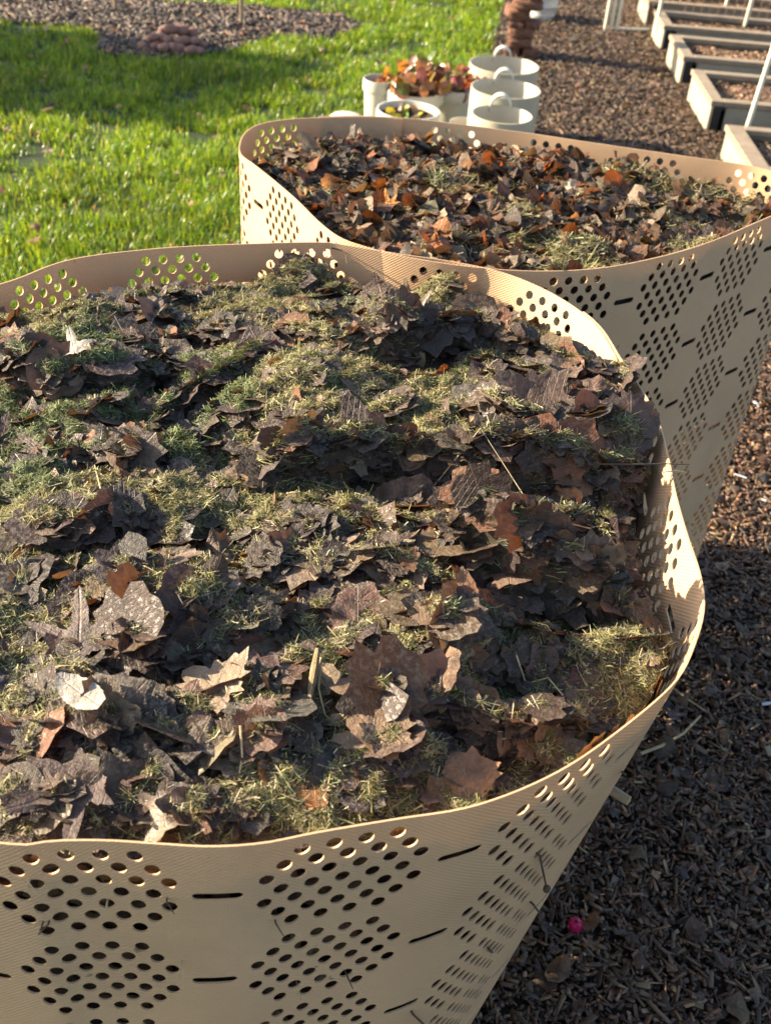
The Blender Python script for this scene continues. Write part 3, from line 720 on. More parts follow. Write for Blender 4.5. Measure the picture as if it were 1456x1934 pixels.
hero = [  # px, py, size, template, angle, normal, colour, label
    (140, 655, .055, 0, .4, (-.15, -.15, 1), (.50, .48, .44), 'pale silvery lobed leaf on the straw mound at upper left of near bin'),
    (155, 1310, .050, 3, .9, (-.25, -.1, 1), (.44, .43, .40), 'pale grey upturned oval leaf near the lower left of the near bin'),
    (405, 1300, .055, 10, .7, (-.35, -.2, 1), (.30, .225, .16), 'pale tan torn leaf lit by the sun, left of the two hanging stems'),
    (375, 1395, .034, 5, -.3, (.1, -.3, 1), (.07, .045, .035), 'small dark oval leaf just below the pale tan torn leaf'),
    (265, 1130, .052, 9, .9, (.5, -.4, .8), (.13, .08, .055), 'stiff brown leaf standing on edge above the pale grey oval leaf'),
    (525, 1200, .085, 8, 1.1, (.45, -.25, 1), (.17, .12, .075), 'large flat brown scrap leaning left of the hanging stems'),
    (750, 955, .075, 4, -.8, (.2, -.5, .9), (.12, .07, .045), 'long curled chocolate leaf in the middle of the near bin'),
    (675, 1175, .060, 6, .1, (.0, -.45, 1), (.17, .10, .08), 'crinkled reddish brown leaf strip above the hanging stems'),
    (815, 1285, .058, 4, -.9, (-.5, -.2, .9), (.21, .13, .085), 'curled tan leaf rim beside the straw tuft, lower centre of near bin'),
    (1010, 1350, .052, 9, .3, (.3, -.35, .9), (.16, .09, .055), 'folded brown leaf with a pale edge near the front right rim'),
    (880, 1475, .045, 6, .2, (-.1, -.3, 1), (.26, .145, .075), 'smooth tan brown leaf resting against the middle of the front rim'),
    (555, 1485, .055, 3, 1.2, (.1, -.4, 1), (.33, .15, .05), 'orange brown leaf lying close behind the front rim of near bin'),
    (1225, 1235, .050, 0, .5, (-.1, -.2, 1), (.27, .20, .14), 'sunlit tan leaf with grass stuck on it by the right rim'),
    (1290, 1172, .026, 5, .1, (.1, -.3, 1), (.20, .10, .05), 'tiny round brown leaf touching the right rim of near bin'),
    (770, 655, .065, 1, .3, (-.1, -.5, 1), (.20, .15, .12), 'grey brown leaf under the raised plates at upper centre of near bin'),
    (865, 528, .030, 6, .8, (.1, -.9, .5), (.28, .09, .05), 'red brown scrap standing against the back rim of near bin'),
    (800, 625, .035, 7, .1, (.0, -.5, .8), (.17, .035, .02), 'dark red leaf edge showing in the hollow under the raised plates'),
    (1190, 785, .060, 8, .1, (.15, -.8, .75), (.10, .07, .062), 'large purple brown leaf facing front on the block at the right rim'),
    (1000, 760, .080, 10, .8, (.1, -.6, .8), (.13, .09, .075), 'broad grey purple scrap on the sloping block at upper right'),
    (895, 1030, .050, 3, .1, (.0, -.2, 1), (.22, .12, .07), 'thin brown leaf jutting over the dark hollow right of centre'),
    (1075, 925, .034, 4, .8, (-.4, -.3, .8), (.42, .21, .10), 'small bright orange curl standing on the ledge near right rim'),
    (825, 800, .024, 5, .9, (.0, -.5, .9), (.24, .13, .07), 'small round tan leaf on the dark bank above the long ledge'),
    (150, 1210, .080, 2, .2, (-.1, -.15, 1), (.14, .11, .105), 'wide grey mauve lobed leaf lying flat at the left of near bin'),
    (150, 1480, .085, 2, 2.2, (-.05, -.15, 1), (.12, .085, .080), 'wide dark mauve lobed leaf in the lower left corner of the heap'),
    (310, 1535, .040, 7, .4, (-.3, -.2, 1), (.30, .25, .21), 'pale crinkled leaf tip just behind the dip in the front rim'),
    (720, 1395, .050, 10, .8, (-.2, -.3, 1), (.20, .13, .08), 'tan brown leaf below the dark gap, lower centre of near bin'),
    (500, 665, .034, 6, .4, (.2, -.7, .8), (.17, .065, .055), 'small maroon leaf standing upright at upper left centre of near bin'),
    (740, 1080, .050, 9, .2, (.0, -.3, 1), (.19, .13, .10), 'frayed brown leaf just right of the near bin centre'),
    (985, 1125, .055, 10, 1.2, (.1, -.2, 1), (.11, .085, .08), 'dull slate leaf flat below the dark hollow at right'),
    (1060, 1100, .055, 11, 1.9, (.1, -.25, 1), (.10, .085, .09), 'bluish dark leaf beside the slate leaf under the right hollow'),
]
for px, py, s, t, a, nr, c, lab in hero:
    x, y, z = on_heap(H_near, px, py, (.024 if max(c) > .4 else .012))
    put_leaf(BIG[t], x, y, z, s * 1.12, a, nr, c, lab)
for px, py, s, t, a, nr, c, lab in [
    (735, 375, .045, 1, .3, (-.2, -.3, 1), (.62, .24, .03), 'brightest orange leaf on the far bin heap'),
    (1235, 318, .05, 0, .6, (.0, -.8, .6), (.17, .06, .04), 'dark red leaf standing up by the back right rim of far bin'),
    (825, 460, .05, 1, 1.2, (-.1, -.3, 1), (.36, .12, .04), 'rust leaf lying just behind the front rim of far bin'),
    (1080, 355, .04, 7, .6, (-.3, -.7, .6), (.60, .52, .38), 'pale cream leaf scrap standing in the middle of far bin')]:
    x, y, z = on_heap(H_far, px, py, .022); put_leaf(BIG[t], x, y, z, s, a, nr, c, lab)
# 250 more loose leaves on the near heap
nL = 230; gx_, gy_ = sample_bin(NEAR, nL, .90); ggx, ggy = grad(H_near, gx_, gy_)
PB = np.array([.3, .25, .3, 1.2, 1, 1.2, 2, 1.5, 2, 1.6, 1.6, .8]); PB /= PB.sum()
cc = pick_colors(nL, [(.075, .048, .038), (.11, .072, .052), (.085, .068, .062), (.15, .11, .08), (.17, .085, .042)], [4, 4, 4, 2, 1.2], .2)
for i in range(nL):
    e = (1 - NEAR.rho(gx_[i], gy_[i])) * .5 + .02
    s = min(rng.choice([.022, .028, .036, .048]) * rng.uniform(.8, 1.2), 1.9 * e)
    nr = (-ggx[i] * .55 + .2 * rng.standard_normal(), -ggy[i] * .55 + .2 * rng.standard_normal(), 1)
    put_leaf(BIG[rng.choice(len(BIG), p=PB)], gx_[i], gy_[i], float(H_near(gx_[i], gy_[i])) + .006 + .006 * rng.random(), s, rng.uniform(0, 6.3), nr, cc[i],
             'loose brown leaf or leaf scrap lying on the near bin heap, no special mark', 'loose brown leaves on the near bin heap')

# twigs and stems ----------------------------------------------------------------
M_TWIG = simple('dry_twig', (.05, .035, .022), (.10, .07, .045), 40, .8)
M_STRAW = simple('dry_stem', (.38, .29, .15), (.50, .40, .22), 60, .7)
def stem(name, pts, r, mat, lab, cat='twig', group=None):
    m = MB(); n = len(pts); m.tube(pts, [r * (1 - .4 * i / (n - 1)) for i in range(n)], 6)
    return tag(m.build(name, mat, smooth=True), lab, cat, group)
def heap_path(pts, lifts):
    return [Vector(on_heap(H_near, a, b, l)) for (a, b), l in zip(pts, lifts)]
def P3(px, py, z): p = at(px, py, z); return Vector((p[0], p[1], z))
stem('twig', [P3(1100, 876, .925), P3(1200, 877, .926), P3(1255, 876, .926), P3(1301, 877, .925)], .0009, M_TWIG, 'thin straight dark twig poking out over the right rim of near bin')
stem('twig', [P3(1250, 892, .92), P3(1275, 889, .918), P3(1298, 893, .915)], .0007, M_STRAW, 'short pale stalk poking out just under the dark twig')
hs = on_heap(H_near, 600, 1235, .03)
a0 = Vector(hs)
stem('dry_stem', [a0, P3(588, 1290, a0.z - .012), P3(577, 1330, a0.z - .018), P3(570, 1372, a0.z - .02)], .0011, M_STRAW, 'long pale stem hanging down from the upright straw curl', 'stem')
stem('dry_stem', [a0 + Vector((.003, 0, -.004)), P3(602, 1300, a0.z - .012), P3(614, 1350, a0.z - .02), P3(628, 1362, a0.z - .02)], .0009, M_STRAW, 'shorter kinked pale stem right of the long hanging stem', 'stem')
m = MB(); pts = [a0 + Vector((0, 0, .006)), P3(595, 1262, a0.z - .004), P3(588, 1300, a0.z - .01), P3(586, 1330, a0.z - .014)]
m.tube(pts, [.002, .0038, .003, .0008], 7); tag(m.build('rolled_leaf', simple('rolled_straw', (.20, .14, .07), (.34, .26, .13), 120, .8, .8, .002), smooth=True), 'narrow rolled straw coloured leaf holding the two hanging stems', 'dead leaf')
for i, (pl, l, lab) in enumerate([
    ([(975, 1235), (1000, 1258), (1035, 1280), (1060, 1310), (1072, 1328)], .014, 'thin curved pale stalk over the slate leaves at lower right'),
    ([(590, 905), (680, 930), (720, 1000)], .012, 'pale stalk crossing the mat left of the curled chocolate leaf'),
    ([(800, 870), (900, 860), (1000, 875)], .018, 'straight straw lying along the top of the long ledge'),
    ([(455, 1400), (458, 1430), (452, 1460)], .016, 'short thick pale stalk hanging near the lower left centre'),
    ([(180, 745), (186, 800), (176, 850), (192, 930)], .018, 'long pale stalk lying down the left ridge of straw'),
    ([(625, 470), (652, 480), (655, 498)], .05, 'bent dark stalk hooked over the back rim')]):
    stem('dry_stem', heap_path(pl, [l] * len(pl)), .0010, M_STRAW if i != 5 else M_TWIG, lab, 'stem')
# bits poking out through the holes of the near bin
uu, vv = np.meshgrid(np.linspace(0, NEAR.L, 1500), np.linspace(.02, .6, 200)); uu = uu.ravel(); vv = vv.ravel()
WP = NEAR.pos(uu, vv, 0.0); wx, wy = proj(WP); wd = (WP - np.array([0, 0, CAM_Z])) @ _f
tg = WP[:, :2] - NEAR.C; facing = (tg * WP[:, :2]).sum(1) < 0
def on_wall(px, py):
    d = np.hypot(wx - px, wy - py) + (~facing) * 1000
    return Vector(WP[np.argmin(d)])
for (a, b, lab) in [((1013, 1610), (1017, 1665), 'dark twig with a knob hanging out of a hole, right side of near bin'),
                    ((920, 1787), (941, 1808), 'short black twig slanting from a hole low on the near bin'),
                    ((776, 1908), (812, 1940), 'black twig sticking from a hole at the bottom edge of the picture'),
                    ((1000, 1703), (1006, 1716), 'tiny dark sprig in a hole below the knobbed twig'),
                    ((1150, 1440), (1160, 1455), 'tiny sprig in the upper slotted holes near the front right')]:
    p, q = on_wall(*a), on_wall(*b); out = Vector((p.x - NEAR.C[0], p.y - NEAR.C[1], 0)).normalized()
    m = MB(); m.tube([p - out * .02, p + out * .004, q + out * .010], [.0012, .0012, .0009], 6)
    if 'knob' in lab: m.lathe([(.0005, -.004), (.0035, -.002), (.0035, .002), (.0005, .004)], tuple(q + out * .010), 8)
    tag(m.build('twig', M_TWIG, smooth=True), lab, 'twig')
tg_rng = random.Random(9)
for i in range(12):
    a = (tg_rng.uniform(40, 1080), tg_rng.uniform(1640, 1900))
    if a[0] > 1200 - (a[1] - 1400) * .55: continue
    p = on_wall(*a); out = Vector((p.x - NEAR.C[0], p.y - NEAR.C[1], 0)).normalized()
    q = p + out * tg_rng.uniform(.004, .009) + Vector((tg_rng.uniform(-.008, .008), 0, tg_rng.uniform(-.014, -.002)))
    m = MB(); m.tube([p - out * .012, p + out * .003, q], [.0009, .0008, .0004], 5)
    tag(m.build('grass_sprig', M_STRAW if i % 2 else M_TWIG, smooth=True), 'tiny sprig poking out of a hole in the near bin wall', 'sprig', 'tiny sprigs in the near bin holes')
p = on_wall(1150, 1490); out = Vector((.75, -.6, .05)).normalized()
m = MB(); m.tube([p - out * .03, p + out * .008, p + out * .022], [.005, .005, .0048], 10)
tag(m.build('cut_twig', simple('pale_wood', (.30, .22, .13), (.42, .33, .21), 60, .7), smooth=True), 'stubby cut twig end poking from the right side of near bin', 'twig')

# ------------------------------------------------------------------ ground
def poly_mask(x, y, poly):
    inside = np.zeros(len(x), bool); n = len(poly); j = n - 1
    for i in range(n):
        xi, yi = poly[i]; xj, yj = poly[j]
        c = ((yi > y) != (yj > y)) & (x < (xj - xi) * (y - yi) / (yj - yi + 1e-12) + xi); inside ^= c; j = i
    return inside
def sheet(name, poly, z, mat, kind, lab=None):
    me = bpy.data.meshes.new(name); me.from_pydata([(p[0], p[1], z) for p in poly], [], [tuple(range(len(poly)))]); me.update()
    me.materials.append(mat); o = link(name, me); return tag(o, lab, kind=kind)
G = 60
sheet('lawn', [(-G, -G), (G, -G), (G, G), (-G, G)], 0.0, M_TURF, 'structure')
def xb(y): return .476 + .0826 * (y - 7.744) + .05 * fbm(np.asarray(y, float), np.asarray(y, float) * .3, 1.7, 3, 50)
ys = np.linspace(-2, 7.95, 50)
path_poly = [(float(xb(y)), float(y)) for y in ys] + [(1.2, 8.0), (2.5, 8.05), (7, 8.1), (7, -2)]
sheet('mulch_path', path_poly, .004, M_MULCH, 'structure')
bed_px = [(0, 44), (90, 50), (170, 58), (192, 76), (180, 98), (215, 110), (270, 114), (340, 112), (400, 106), (445, 100), (475, 86), (520, 74), (600, 79), (650, 70), (682, 60), (676, 46), (640, 33), (560, 22), (480, 17), (380, 12), (250, 4), (120, -8), (0, -20)]
bed_poly = [tuple(at(*p)) for p in bed_px] + [(-4.5, 7.2), (-4.5, 6.1), (-3.2, 6.0)]
sheet('mulch_bed', bed_poly, .004, M_MULCH, 'structure')

# lawn blades
def lawn_blades(n):
    d = rng.random(n * 3); Y = 1.35 + (10.2 - 1.35) * d ** .92; X = rng.uniform(-1, 1, n * 3)
    hw = .42 * Y + .55; X = X * hw + .18 * 0
    ok = ((X < xb(Y) + .0) | (Y > 8.05)) & ~poly_mask(X, Y, bed_poly) & (X > -3.9)
    ok &= (NEAR.rho(X, Y) > .80) & (FAR.rho(X, Y) > 1.01)
    X, Y = X[ok][:n], Y[ok][:n]; n = len(X)
    cl = fbm(X, Y, 5, 3, 60) + .6 * fbm(X, Y, 22, 2, 63)
    keep = rng.random(n) < .55 + 1.6 * cl; X, Y, cl = X[keep], Y[keep], cl[keep]; n = len(X)
    L = (.024 + .034 * rng.random(n)) * (1 + .9 * cl); w = (.0012 + .00042 * Y) * rng.uniform(.7, 1.3, n)
    ang = rng.uniform(0, 2 * math.pi, n); lean = np.abs(rng.normal(.55, .35, n)) + .05
    # blade: root, mid, tip, leaning with a bend
    dx, dy = np.cos(ang), np.sin(ang); px_, py_ = -dy, dx
    s1 = np.sin(lean * .6); c1 = np.cos(lean * .6); s2 = np.sin(np.minimum(lean * 1.7, 1.5)); c2 = np.cos(np.minimum(lean * 1.7, 1.5))
    root = np.column_stack([X, Y, np.full(n, -.001)])
    mid = root + (L * .55)[:, None] * np.column_stack([dx * s1, dy * s1, c1])
    tip = mid + (L * .45)[:, None] * np.column_stack([dx * s2, dy * s2, c2])
    pw = (w / 2)[:, None] * np.column_stack([px_, py_, np.zeros(n)])
    V = np.stack([root - pw, root + pw, mid - pw * .9, mid + pw * .9, tip], 1).reshape(-1, 3)
    b = np.arange(n)[:, None] * 5
    Q = np.concatenate([b + np.array([[0, 1, 3, 2]]), b + np.array([[2, 3, 4, 4]])], 1)
    flat = np.concatenate([b + 0, b + 1, b + 3, b + 2, b + 2, b + 3, b + 4], 1).ravel()
    sizes = np.tile([4, 3], n)
    c = pick_colors(n, [(.118, .225, .022), (.175, .29, .034), (.08, .18, .018), (.27, .35, .065), (.36, .32, .15)], [4, 3, 3, 1.6, .18], .2)
    c *= (1 + .5 * fbm(X, Y, 3, 2, 70))[:, None]
    me = raw_mesh('grass', V, flat, sizes, M_GRASS, False, np.repeat(c, 5, 0))
    return tag(link('grass', me), 'short bright green lawn grass around the bins and beds', 'grass', kind='stuff')
lawn_blades(560000)

# wood chips
chipT = []
for k in range(6):
    a = rs.uniform(.6, 1, 4); V = np.array([(-.5, -.5 * a[0], 0), (.5, -.5 * a[1], 0), (.45, .5 * a[2], .1), (-.5, .5 * a[3], -.1),
                                           (-.42, -.4 * a[0], 1), (.45, -.35 * a[1], .8), (.38, .4 * a[2], 1), (-.45, .38 * a[3], .9)])
    chipT.append((V, [(3, 2, 1, 0), (4, 5, 6, 7), (0, 1, 5, 4), (1, 2, 6, 5), (2, 3, 7, 6), (3, 0, 4, 7)], np.zeros((8, 2))))
beds = []   # filled below, used as exclusion
def chips(name, X, Y, big, pal, pw, lab, z0=.004, tilt=.35, jit=.3, cat='wood chips'):
    n = len(X); L = .006 + .026 * rng.random(n) ** 2.0; w = np.minimum(L * .8, rng.uniform(.003, .009, n)); fl = rng.random(n) < .22; w = np.where(fl, L * rng.uniform(.4, .8, n), w); L = np.where((~fl) & (rng.random(n) < .15), L * 1.7, L)
    L = L * big; w = w * big; h = np.where(fl, .0012, rng.uniform(.0015, .004, n)) * big
    Rm = rot_mats(tilt * rng.standard_normal(n), tilt * rng.standard_normal(n), np.ones(n), rng.uniform(0, 6.28, n))
    z = z0 + rng.uniform(0, .014, n) + .012 * (fbm(X, Y, 9, 2, 80) + .3)
    o = scatter(name, chipT, rng.integers(0, 6, n), np.column_stack([X, Y, z]), Rm, np.column_stack([L, w, h]), pick_colors(n, pal, pw, jit), M_CHIP, smooth=False)
    return tag(o, lab, cat, kind='stuff')
CP = [(.085, .048, .026), (.13, .076, .042), (.050, .030, .018), (.20, .125, .072), (.28, .20, .13), (.17, .08, .035)]
BX0, BW, BH = 1.34, 2.6, .15
bedrows = [(4.33, 4.90), (5.25, 5.79), (6.03, 6.50), (6.70, 7.10), (7.32, 7.72)]
def path_pts(n, y0, y1, x1f, power=1.0):
    Y = y0 + (y1 - y0) * rng.random(n) ** power; X0 = xb(Y); X1 = x1f(Y); X = X0 + (X1 - X0) * rng.random(n)
    ok = (NEAR.rho(X, Y) > .70) & (FAR.rho(X, Y) > .98)
    for a, b in bedrows: ok &= ~((X > BX0 - .01) & (Y > a) & (Y < b))
    return X[ok], Y[ok]
X, Y = path_pts(95000, .45, 3.2, lambda y: 1.0 + .40 * y)
ok = X > .0; chips('wood_chips', X[ok], Y[ok], 1.0, CP, [5, 4, 4, 2, .7, 1.6], 'dark shredded bark chips on the ground right of the bins', tilt=.45)
X, Y = path_pts(90000, 3.0, 8.0, lambda y: .9 + .36 * y)
chips('wood_chips', X, Y, 1.35, [(.070, .040, .020), (.105, .062, .032), (.040, .025, .014), (.15, .095, .052), (.20, .14, .08)], [4, 4, 4, 1.3, .4], 'weathered bark chips covering the path between pots and raised beds', tilt=.45)
bx = rng.uniform(-4, .0, 60000); by = rng.uniform(5.4, 8.2, 60000); ok = poly_mask(bx, by, bed_poly)
chips('wood_chips', bx[ok], by[ok], 1.9, [(.065, .044, .032), (.10, .07, .05), (.036, .025, .019), (.16, .115, .08), (.24, .18, .12), (.18, .08, .035)], [4, 4, 3, 2, .8, .6], 'grey brown bark chips covering the curved bed in the lawn', tilt=.5)
# fallen leaves on mulch and lawn
n = 1000; X, Y = path_pts(n, .5, 7.5, lambda y: .5 + .34 * y, .8)
T_G = T_FAR; n = len(X)
lw = rng.integers(0, len(T_G), n)
tag(scatter('fallen_leaves', T_G, lw, np.column_stack([X, Y, .024 + .01 * rng.random(n)]), rot_mats(.25 * rng.standard_normal(n), .25 * rng.standard_normal(n), np.ones(n), rng.uniform(0, 6.3, n)),
            rng.uniform(.025, .055, n), pick_colors(n, [(.11, .065, .045), (.17, .10, .06), (.09, .075, .07), (.26, .19, .12)], [4, 3, 3, 1]), M_LEAFF), 'small brown leaves fallen among the bark chips', 'fallen leaves', kind='stuff')
n = 260; X = rng.uniform(-2.9, .3, n); Y = rng.uniform(2, 8.5, n); ok = (X < xb(Y)); X, Y = X[ok], Y[ok]; n = len(X)
tag(scatter('fallen_leaves', T_G, rng.integers(0, len(T_G), n), np.column_stack([X, Y, np.full(n, .045)]), rot_mats(.3 * rng.standard_normal(n), .3 * rng.standard_normal(n), np.ones(n), rng.uniform(0, 6.3, n)),
            rng.uniform(.025, .05, n), pick_colors(n, [(.25, .14, .08), (.36, .26, .16), (.17, .10, .07)], [2, 2, 2]), M_LEAFF), 'scattered tan leaves lying on the lawn', 'fallen leaves', kind='stuff')

# small things on the mulch
m, nt, b = mat_new('magenta'); b.inputs['Base Color'].default_value = (.55, .012, .10, 1); b.inputs['Roughness'].default_value = .35
M_PINK = m
p = at(1088, 1740, .03); r = empty('pink_flower_head', (p[0], p[1], .018)); tag(r, 'small round magenta flower head lying alone on the dark mulch', 'flower head')
mb = MB(); mb.lathe([(.001, -.011), (.007, -.010), (.0115, -.004), (.012, .002), (.0095, .009), (.004, .0115), (.001, .0105)], n=14); mb.build('petal_ball', M_PINK, r, True)
mb = MB(); mb.lathe([(.0005, .0100), (.0028, .0118), (.0028, .0132), (.0004, .0137)], n=8); mb.build('eye', simple('dark_eye', (.03, .01, .02), (.06, .02, .03), 90), r)
for a in range(5):
    w = a * 1.257; mb = MB(); mb.tube([(.006 * math.cos(w), .006 * math.sin(w), .0102), (.009 * math.cos(w), .009 * math.sin(w), .0122), (.011 * math.cos(w), .011 * math.sin(w), .009)], [.0012, .0014, .0006], 5); mb.build('petal', M_PINK, r, True)
stem('stick', [P3(1205, 1425, .022), P3(1250, 1408, .03), P3(1290, 1385, .034), P3(1322, 1352, .03)], .0035, M_STRAW, 'pale bent stick lying on the mulch right of the near bin', 'stick')
stem('stick', [P3(1270, 1300, .022), P3(1300, 1322, .03), P3(1335, 1345, .026)], .0022, M_STRAW, 'thinner dry stick crossing above the pale bent stick', 'stick')
M_WHITE = simple('white_scrap', (.42, .48, .58), (.55, .58, .62), 30, .5)
for i, (a, b, w, lab) in enumerate([((1438, 1330), (1460, 1327), .006, 'bright white chip at the right edge beside the bent stick'),
                         ((1422, 758), (1434, 768), .008, 'white scrap near the corner of the far bin on mulch'),
                         ((1404, 753), (1413, 757), .006, 'pale blue chip beside the white scrap right of far bin'),
                         ((1386, 895), (1410, 903), .004, 'long thin pale blue chip right of the far bin'),
                         ((1438, 943), (1447, 946), .006, 'small pale chip below the long thin blue chip'),
                         ((1376, 822), (1380, 842), .005, 'white sliver standing close to the far bin wall')]):
    p, q = P3(*a, .03), P3(*b, .03); d = q - p
    mb = MB(); mb.box((p + q) / 2, (d.length, w, .003), math.atan2(d.y, d.x), .001, rx=.2); tag(mb.build('pale_chip', M_WHITE), lab, 'chip', 'pale chips on the dark mulch')

# ------------------------------------------------------------------ white pots and tubs
M_POT = simple('white_pot_plastic', (.56, .54, .47), (.50, .48, .41), 8, .45, .15, .001)
M_TUB = simple('cream_tub_plastic', (.46, .42, .32), (.40, .365, .27), 7, .5, .15, .001)
def pot(px, py, z, r, lab, soil=True, foot=.64):
    c = at(px, py, z); root = empty('plant_pot', (c[0], c[1], .004)); tag(root, lab, 'plant pot', 'white plastic plant pots')
    h = z - .004; lip = min(.045, h * .2)
    mb = MB(); mb.lathe([(r * foot * .2, .002), (r * foot, .0), (r * foot + .002, .006), (r * .89, h - lip), (r * .86, h - lip), (r * .83, h - lip - .02), (r * foot * .85, .02)], n=48); mb.build('body', M_POT, root, True)
    mb = MB(); mb.lathe([(r * .905, h - lip - .002), (r * .985, h - lip), (r * 1.0, h - lip + .006), (r * 1.0, h - .008), (r * .985, h), (r * .93, h), (r * .91, h - .008), (r * .895, h - lip)], n=48); mb.build('rim', M_POT, root, True)
    if soil:
        mb = MB(); pr = [(.001, h - lip * .55 + .006)] + [(r * .905 * k / 6, h - lip * .8 + .01 * math.cos(k)) for k in range(1, 7)]; mb.lathe(pr, n=32); mb.build('soil', M_POTSOIL, root, True)
    return c, h
LEAFC = [(.15, .045, .035), (.24, .12, .06), (.09, .055, .035), (.36, .22, .04), (.08, .12, .03), (.30, .15, .11)]
def leafy(cx, cy, z, r, n, hmax, lab, pal=LEAFC, seed=0, size=.04):
    rl = np.random.default_rng(seed); tmpl = [leaf_template('oval', 20, 3, rl, .5) for _ in range(3)]
    root = empty('potted_plant', (cx, cy, z)); tag(root, lab, 'plant', 'plants in the white pots')
    Vs = []; F = []; C = []; mb = MB(); b = 0; pal = np.array(pal); flat = []; sizes = []
    for i in range(n):
        a = rl.uniform(0, 6.28); q = r * math.sqrt(rl.random()) * .9; hh = hmax * rl.uniform(.25, 1) * (1.1 - .6 * q / r)
        root_p = np.array([q * .5 * math.cos(a), q * .5 * math.sin(a), 0]); tip = np.array([q * math.cos(a) * 1.05, q * math.sin(a) * 1.05, hh])
        if i % 2 == 0: mb.tube([tuple(root_p), tuple((root_p + tip) / 2 + np.array([0, 0, .01])), tuple(tip)], .0022, 5)
        T = tmpl[rl.integers(0, 3)]; R = rot_mats(np.array([rl.normal(0, .9)]), np.array([rl.normal(-.3, .8)]), np.array([.8]), np.array([rl.uniform(0, 6.3)]))[0]
        sc = np.array([1.5, 1, 1]) * size * rl.uniform(.7, 1.35)
        Vs.append((T[0] * sc) @ R.T + tip)
        for f in T[1]:
            g = [k for k in f if k >= 0]; flat += [k + b for k in g]; sizes.append(len(g))
        C.append(np.tile(pal[rl.integers(0, len(pal))] * rl.uniform(.8, 1.3), (len(T[0]), 1))); b += len(T[0])
    U = np.zeros((b, 2)) + .3
    link('foliage', raw_mesh('foliage', np.concatenate(Vs), flat, sizes, M_PLANT, True, np.concatenate(C), U), root)
    mb.build('stems', M_TWIG, root, True)
M_PLANT = blade_mat('plant_leaves', .35, .35, .5)
cA, hA = pot(717, 148, .30, .068, 'small white pot at the back left of the pot group')
cB, hB = pot(785, 168, .28, .117, 'wide white pot in the middle holding the big reddish plant')
cC, hC = pot(858, 158, .26, .138, 'largest white pot at the right with a low reddish plant')
cD, hD = pot(771, 207, .30, .122, 'white pot in front with soil and a yellow leaf')
pot(878, 230, .24, .06, 'small white pot half hidden between front pot and tubs', soil=False)
c = at(655, 216, .14); root = empty('upturned_dish', (c[0], c[1], .004)); tag(root, 'white upturned dish lying on the grass left of the pots', 'dish')
mb = MB(); mb.lathe([(.105, .0), (.108, .006), (.10, .05), (.085, .11), (.06, .132), (.02, .138), (.001, .139)], n=40); mb.build('bowl', M_POT, root, True)
mb = MB(); mb.lathe([(.108, .0), (.118, .002), (.118, .008), (.106, .010)], n=40); mb.build('rim', M_POT, root, True)
leafy(cB[0], cB[1], hB - .03, .145, 85, .19, 'tall clump of red, amber and green leaves in the middle pot', seed=1, size=.048)
leafy(cC[0], cC[1], hC - .03, .135, 80, .11, 'low clump of pinkish red leaves in the largest pot', [(.26, .07, .07), (.18, .06, .05), (.30, .16, .12), (.12, .10, .04)], 2, .042)
leafy(cA[0] + .03, cA[1], hA - .02, .045, 12, .05, 'few withered orange leaves in the small back pot', [(.35, .18, .10), (.25, .12, .08)], 3, .03)
leafy(cD[0] - .01, cD[1], hD - .03, .085, 14, .035, 'sparse seedling with yellow and green leaves in the front pot', [(.45, .42, .03), (.08, .20, .03), (.12, .05, .04), (.08, .05, .04)], 6, .035)

def tub(px, py, z, r, lab):
    c = at(px, py, z); root = empty('storage_tub', (c[0], c[1], .004)); tag(root, lab, 'tub', 'cream tubs with hooked handles'); h = z - .004
    mb = MB(); mb.lathe([(.002, .004), (r * .95, .0), (r * .97, .01), (r, h), (r - .004, h + .001), (r - .006, h - .002), (r * .94, .02), (.002, .012)], n=56); mb.build('wall', M_TUB, root, True)
    mb = MB(); V = []; F = []; nk = 16
    for k in range(nk + 1):      # curled strap handle arching above the back rim
        a = math.pi * (1.12 - 1.05 * k / nk); rr_ = .040 - .004 * k / nk; w = .020
        cx, cz = rr_ * math.cos(a), h - .004 + rr_ * math.sin(a) * 1.1; ix, iz = (rr_ - .006) * math.cos(a), h - .004 + (rr_ - .006) * math.sin(a) * 1.1
        V += [(cx, r - w, cz), (cx, r + w, cz), (ix, r + w, iz), (ix, r - w, iz)]
    for k in range(nk):
        for q in range(4): F.append((4 * k + q, 4 * k + (q + 1) % 4, 4 * k + 4 + (q + 1) % 4, 4 * k + 4 + q))
    F += [(0, 1, 2, 3), (4 * nk + 3, 4 * nk + 2, 4 * nk + 1, 4 * nk)]
    mb.add(V, F); mb.build('handle', M_POT, root, True)
tub(952, 122, .32, .150, 'rearmost and widest cream tub behind the pots')
tub(955, 167, .40, .132, 'middle cream tub of the row right of the pots')
tub(948, 216, .47, .102, 'front and narrowest cream tub of the row right of the pots')

# ------------------------------------------------------------------ stones
def rock(name, c, dims, mat, rz, seed, lab, cat, group, sub=2, box=.45):
    import bmesh
    rr = random.Random(seed); bm = bmesh.new(); bmesh.ops.create_icosphere(bm, subdivisions=sub, radius=1)
    ph = [rr.uniform(0, 6) for _ in range(6)]
    for v in bm.verts:
        x, y, z = v.co; k = max(abs(x), abs(y), abs(z)); f = 1 / (k ** box)
        f *= 1 + .10 * math.sin(3 * x + ph[0]) * math.cos(3 * y + ph[1]) + .06 * math.sin(6 * z + ph[2] + 4 * x)
        v.co = Vector((x * f * dims[0] / 2, y * f * dims[1] / 2, z * f * dims[2] / 2))
    me = bpy.data.meshes.new(name); bm.to_mesh(me); bm.free(); me.polygons.foreach_set('use_smooth', [True] * len(me.polygons)); me.materials.append(mat)
    o = link(name, me); o.location = c; o.rotation_euler = (rr.uniform(-.15, .15), rr.uniform(-.15, .15), rz); return tag(o, lab, cat, group)
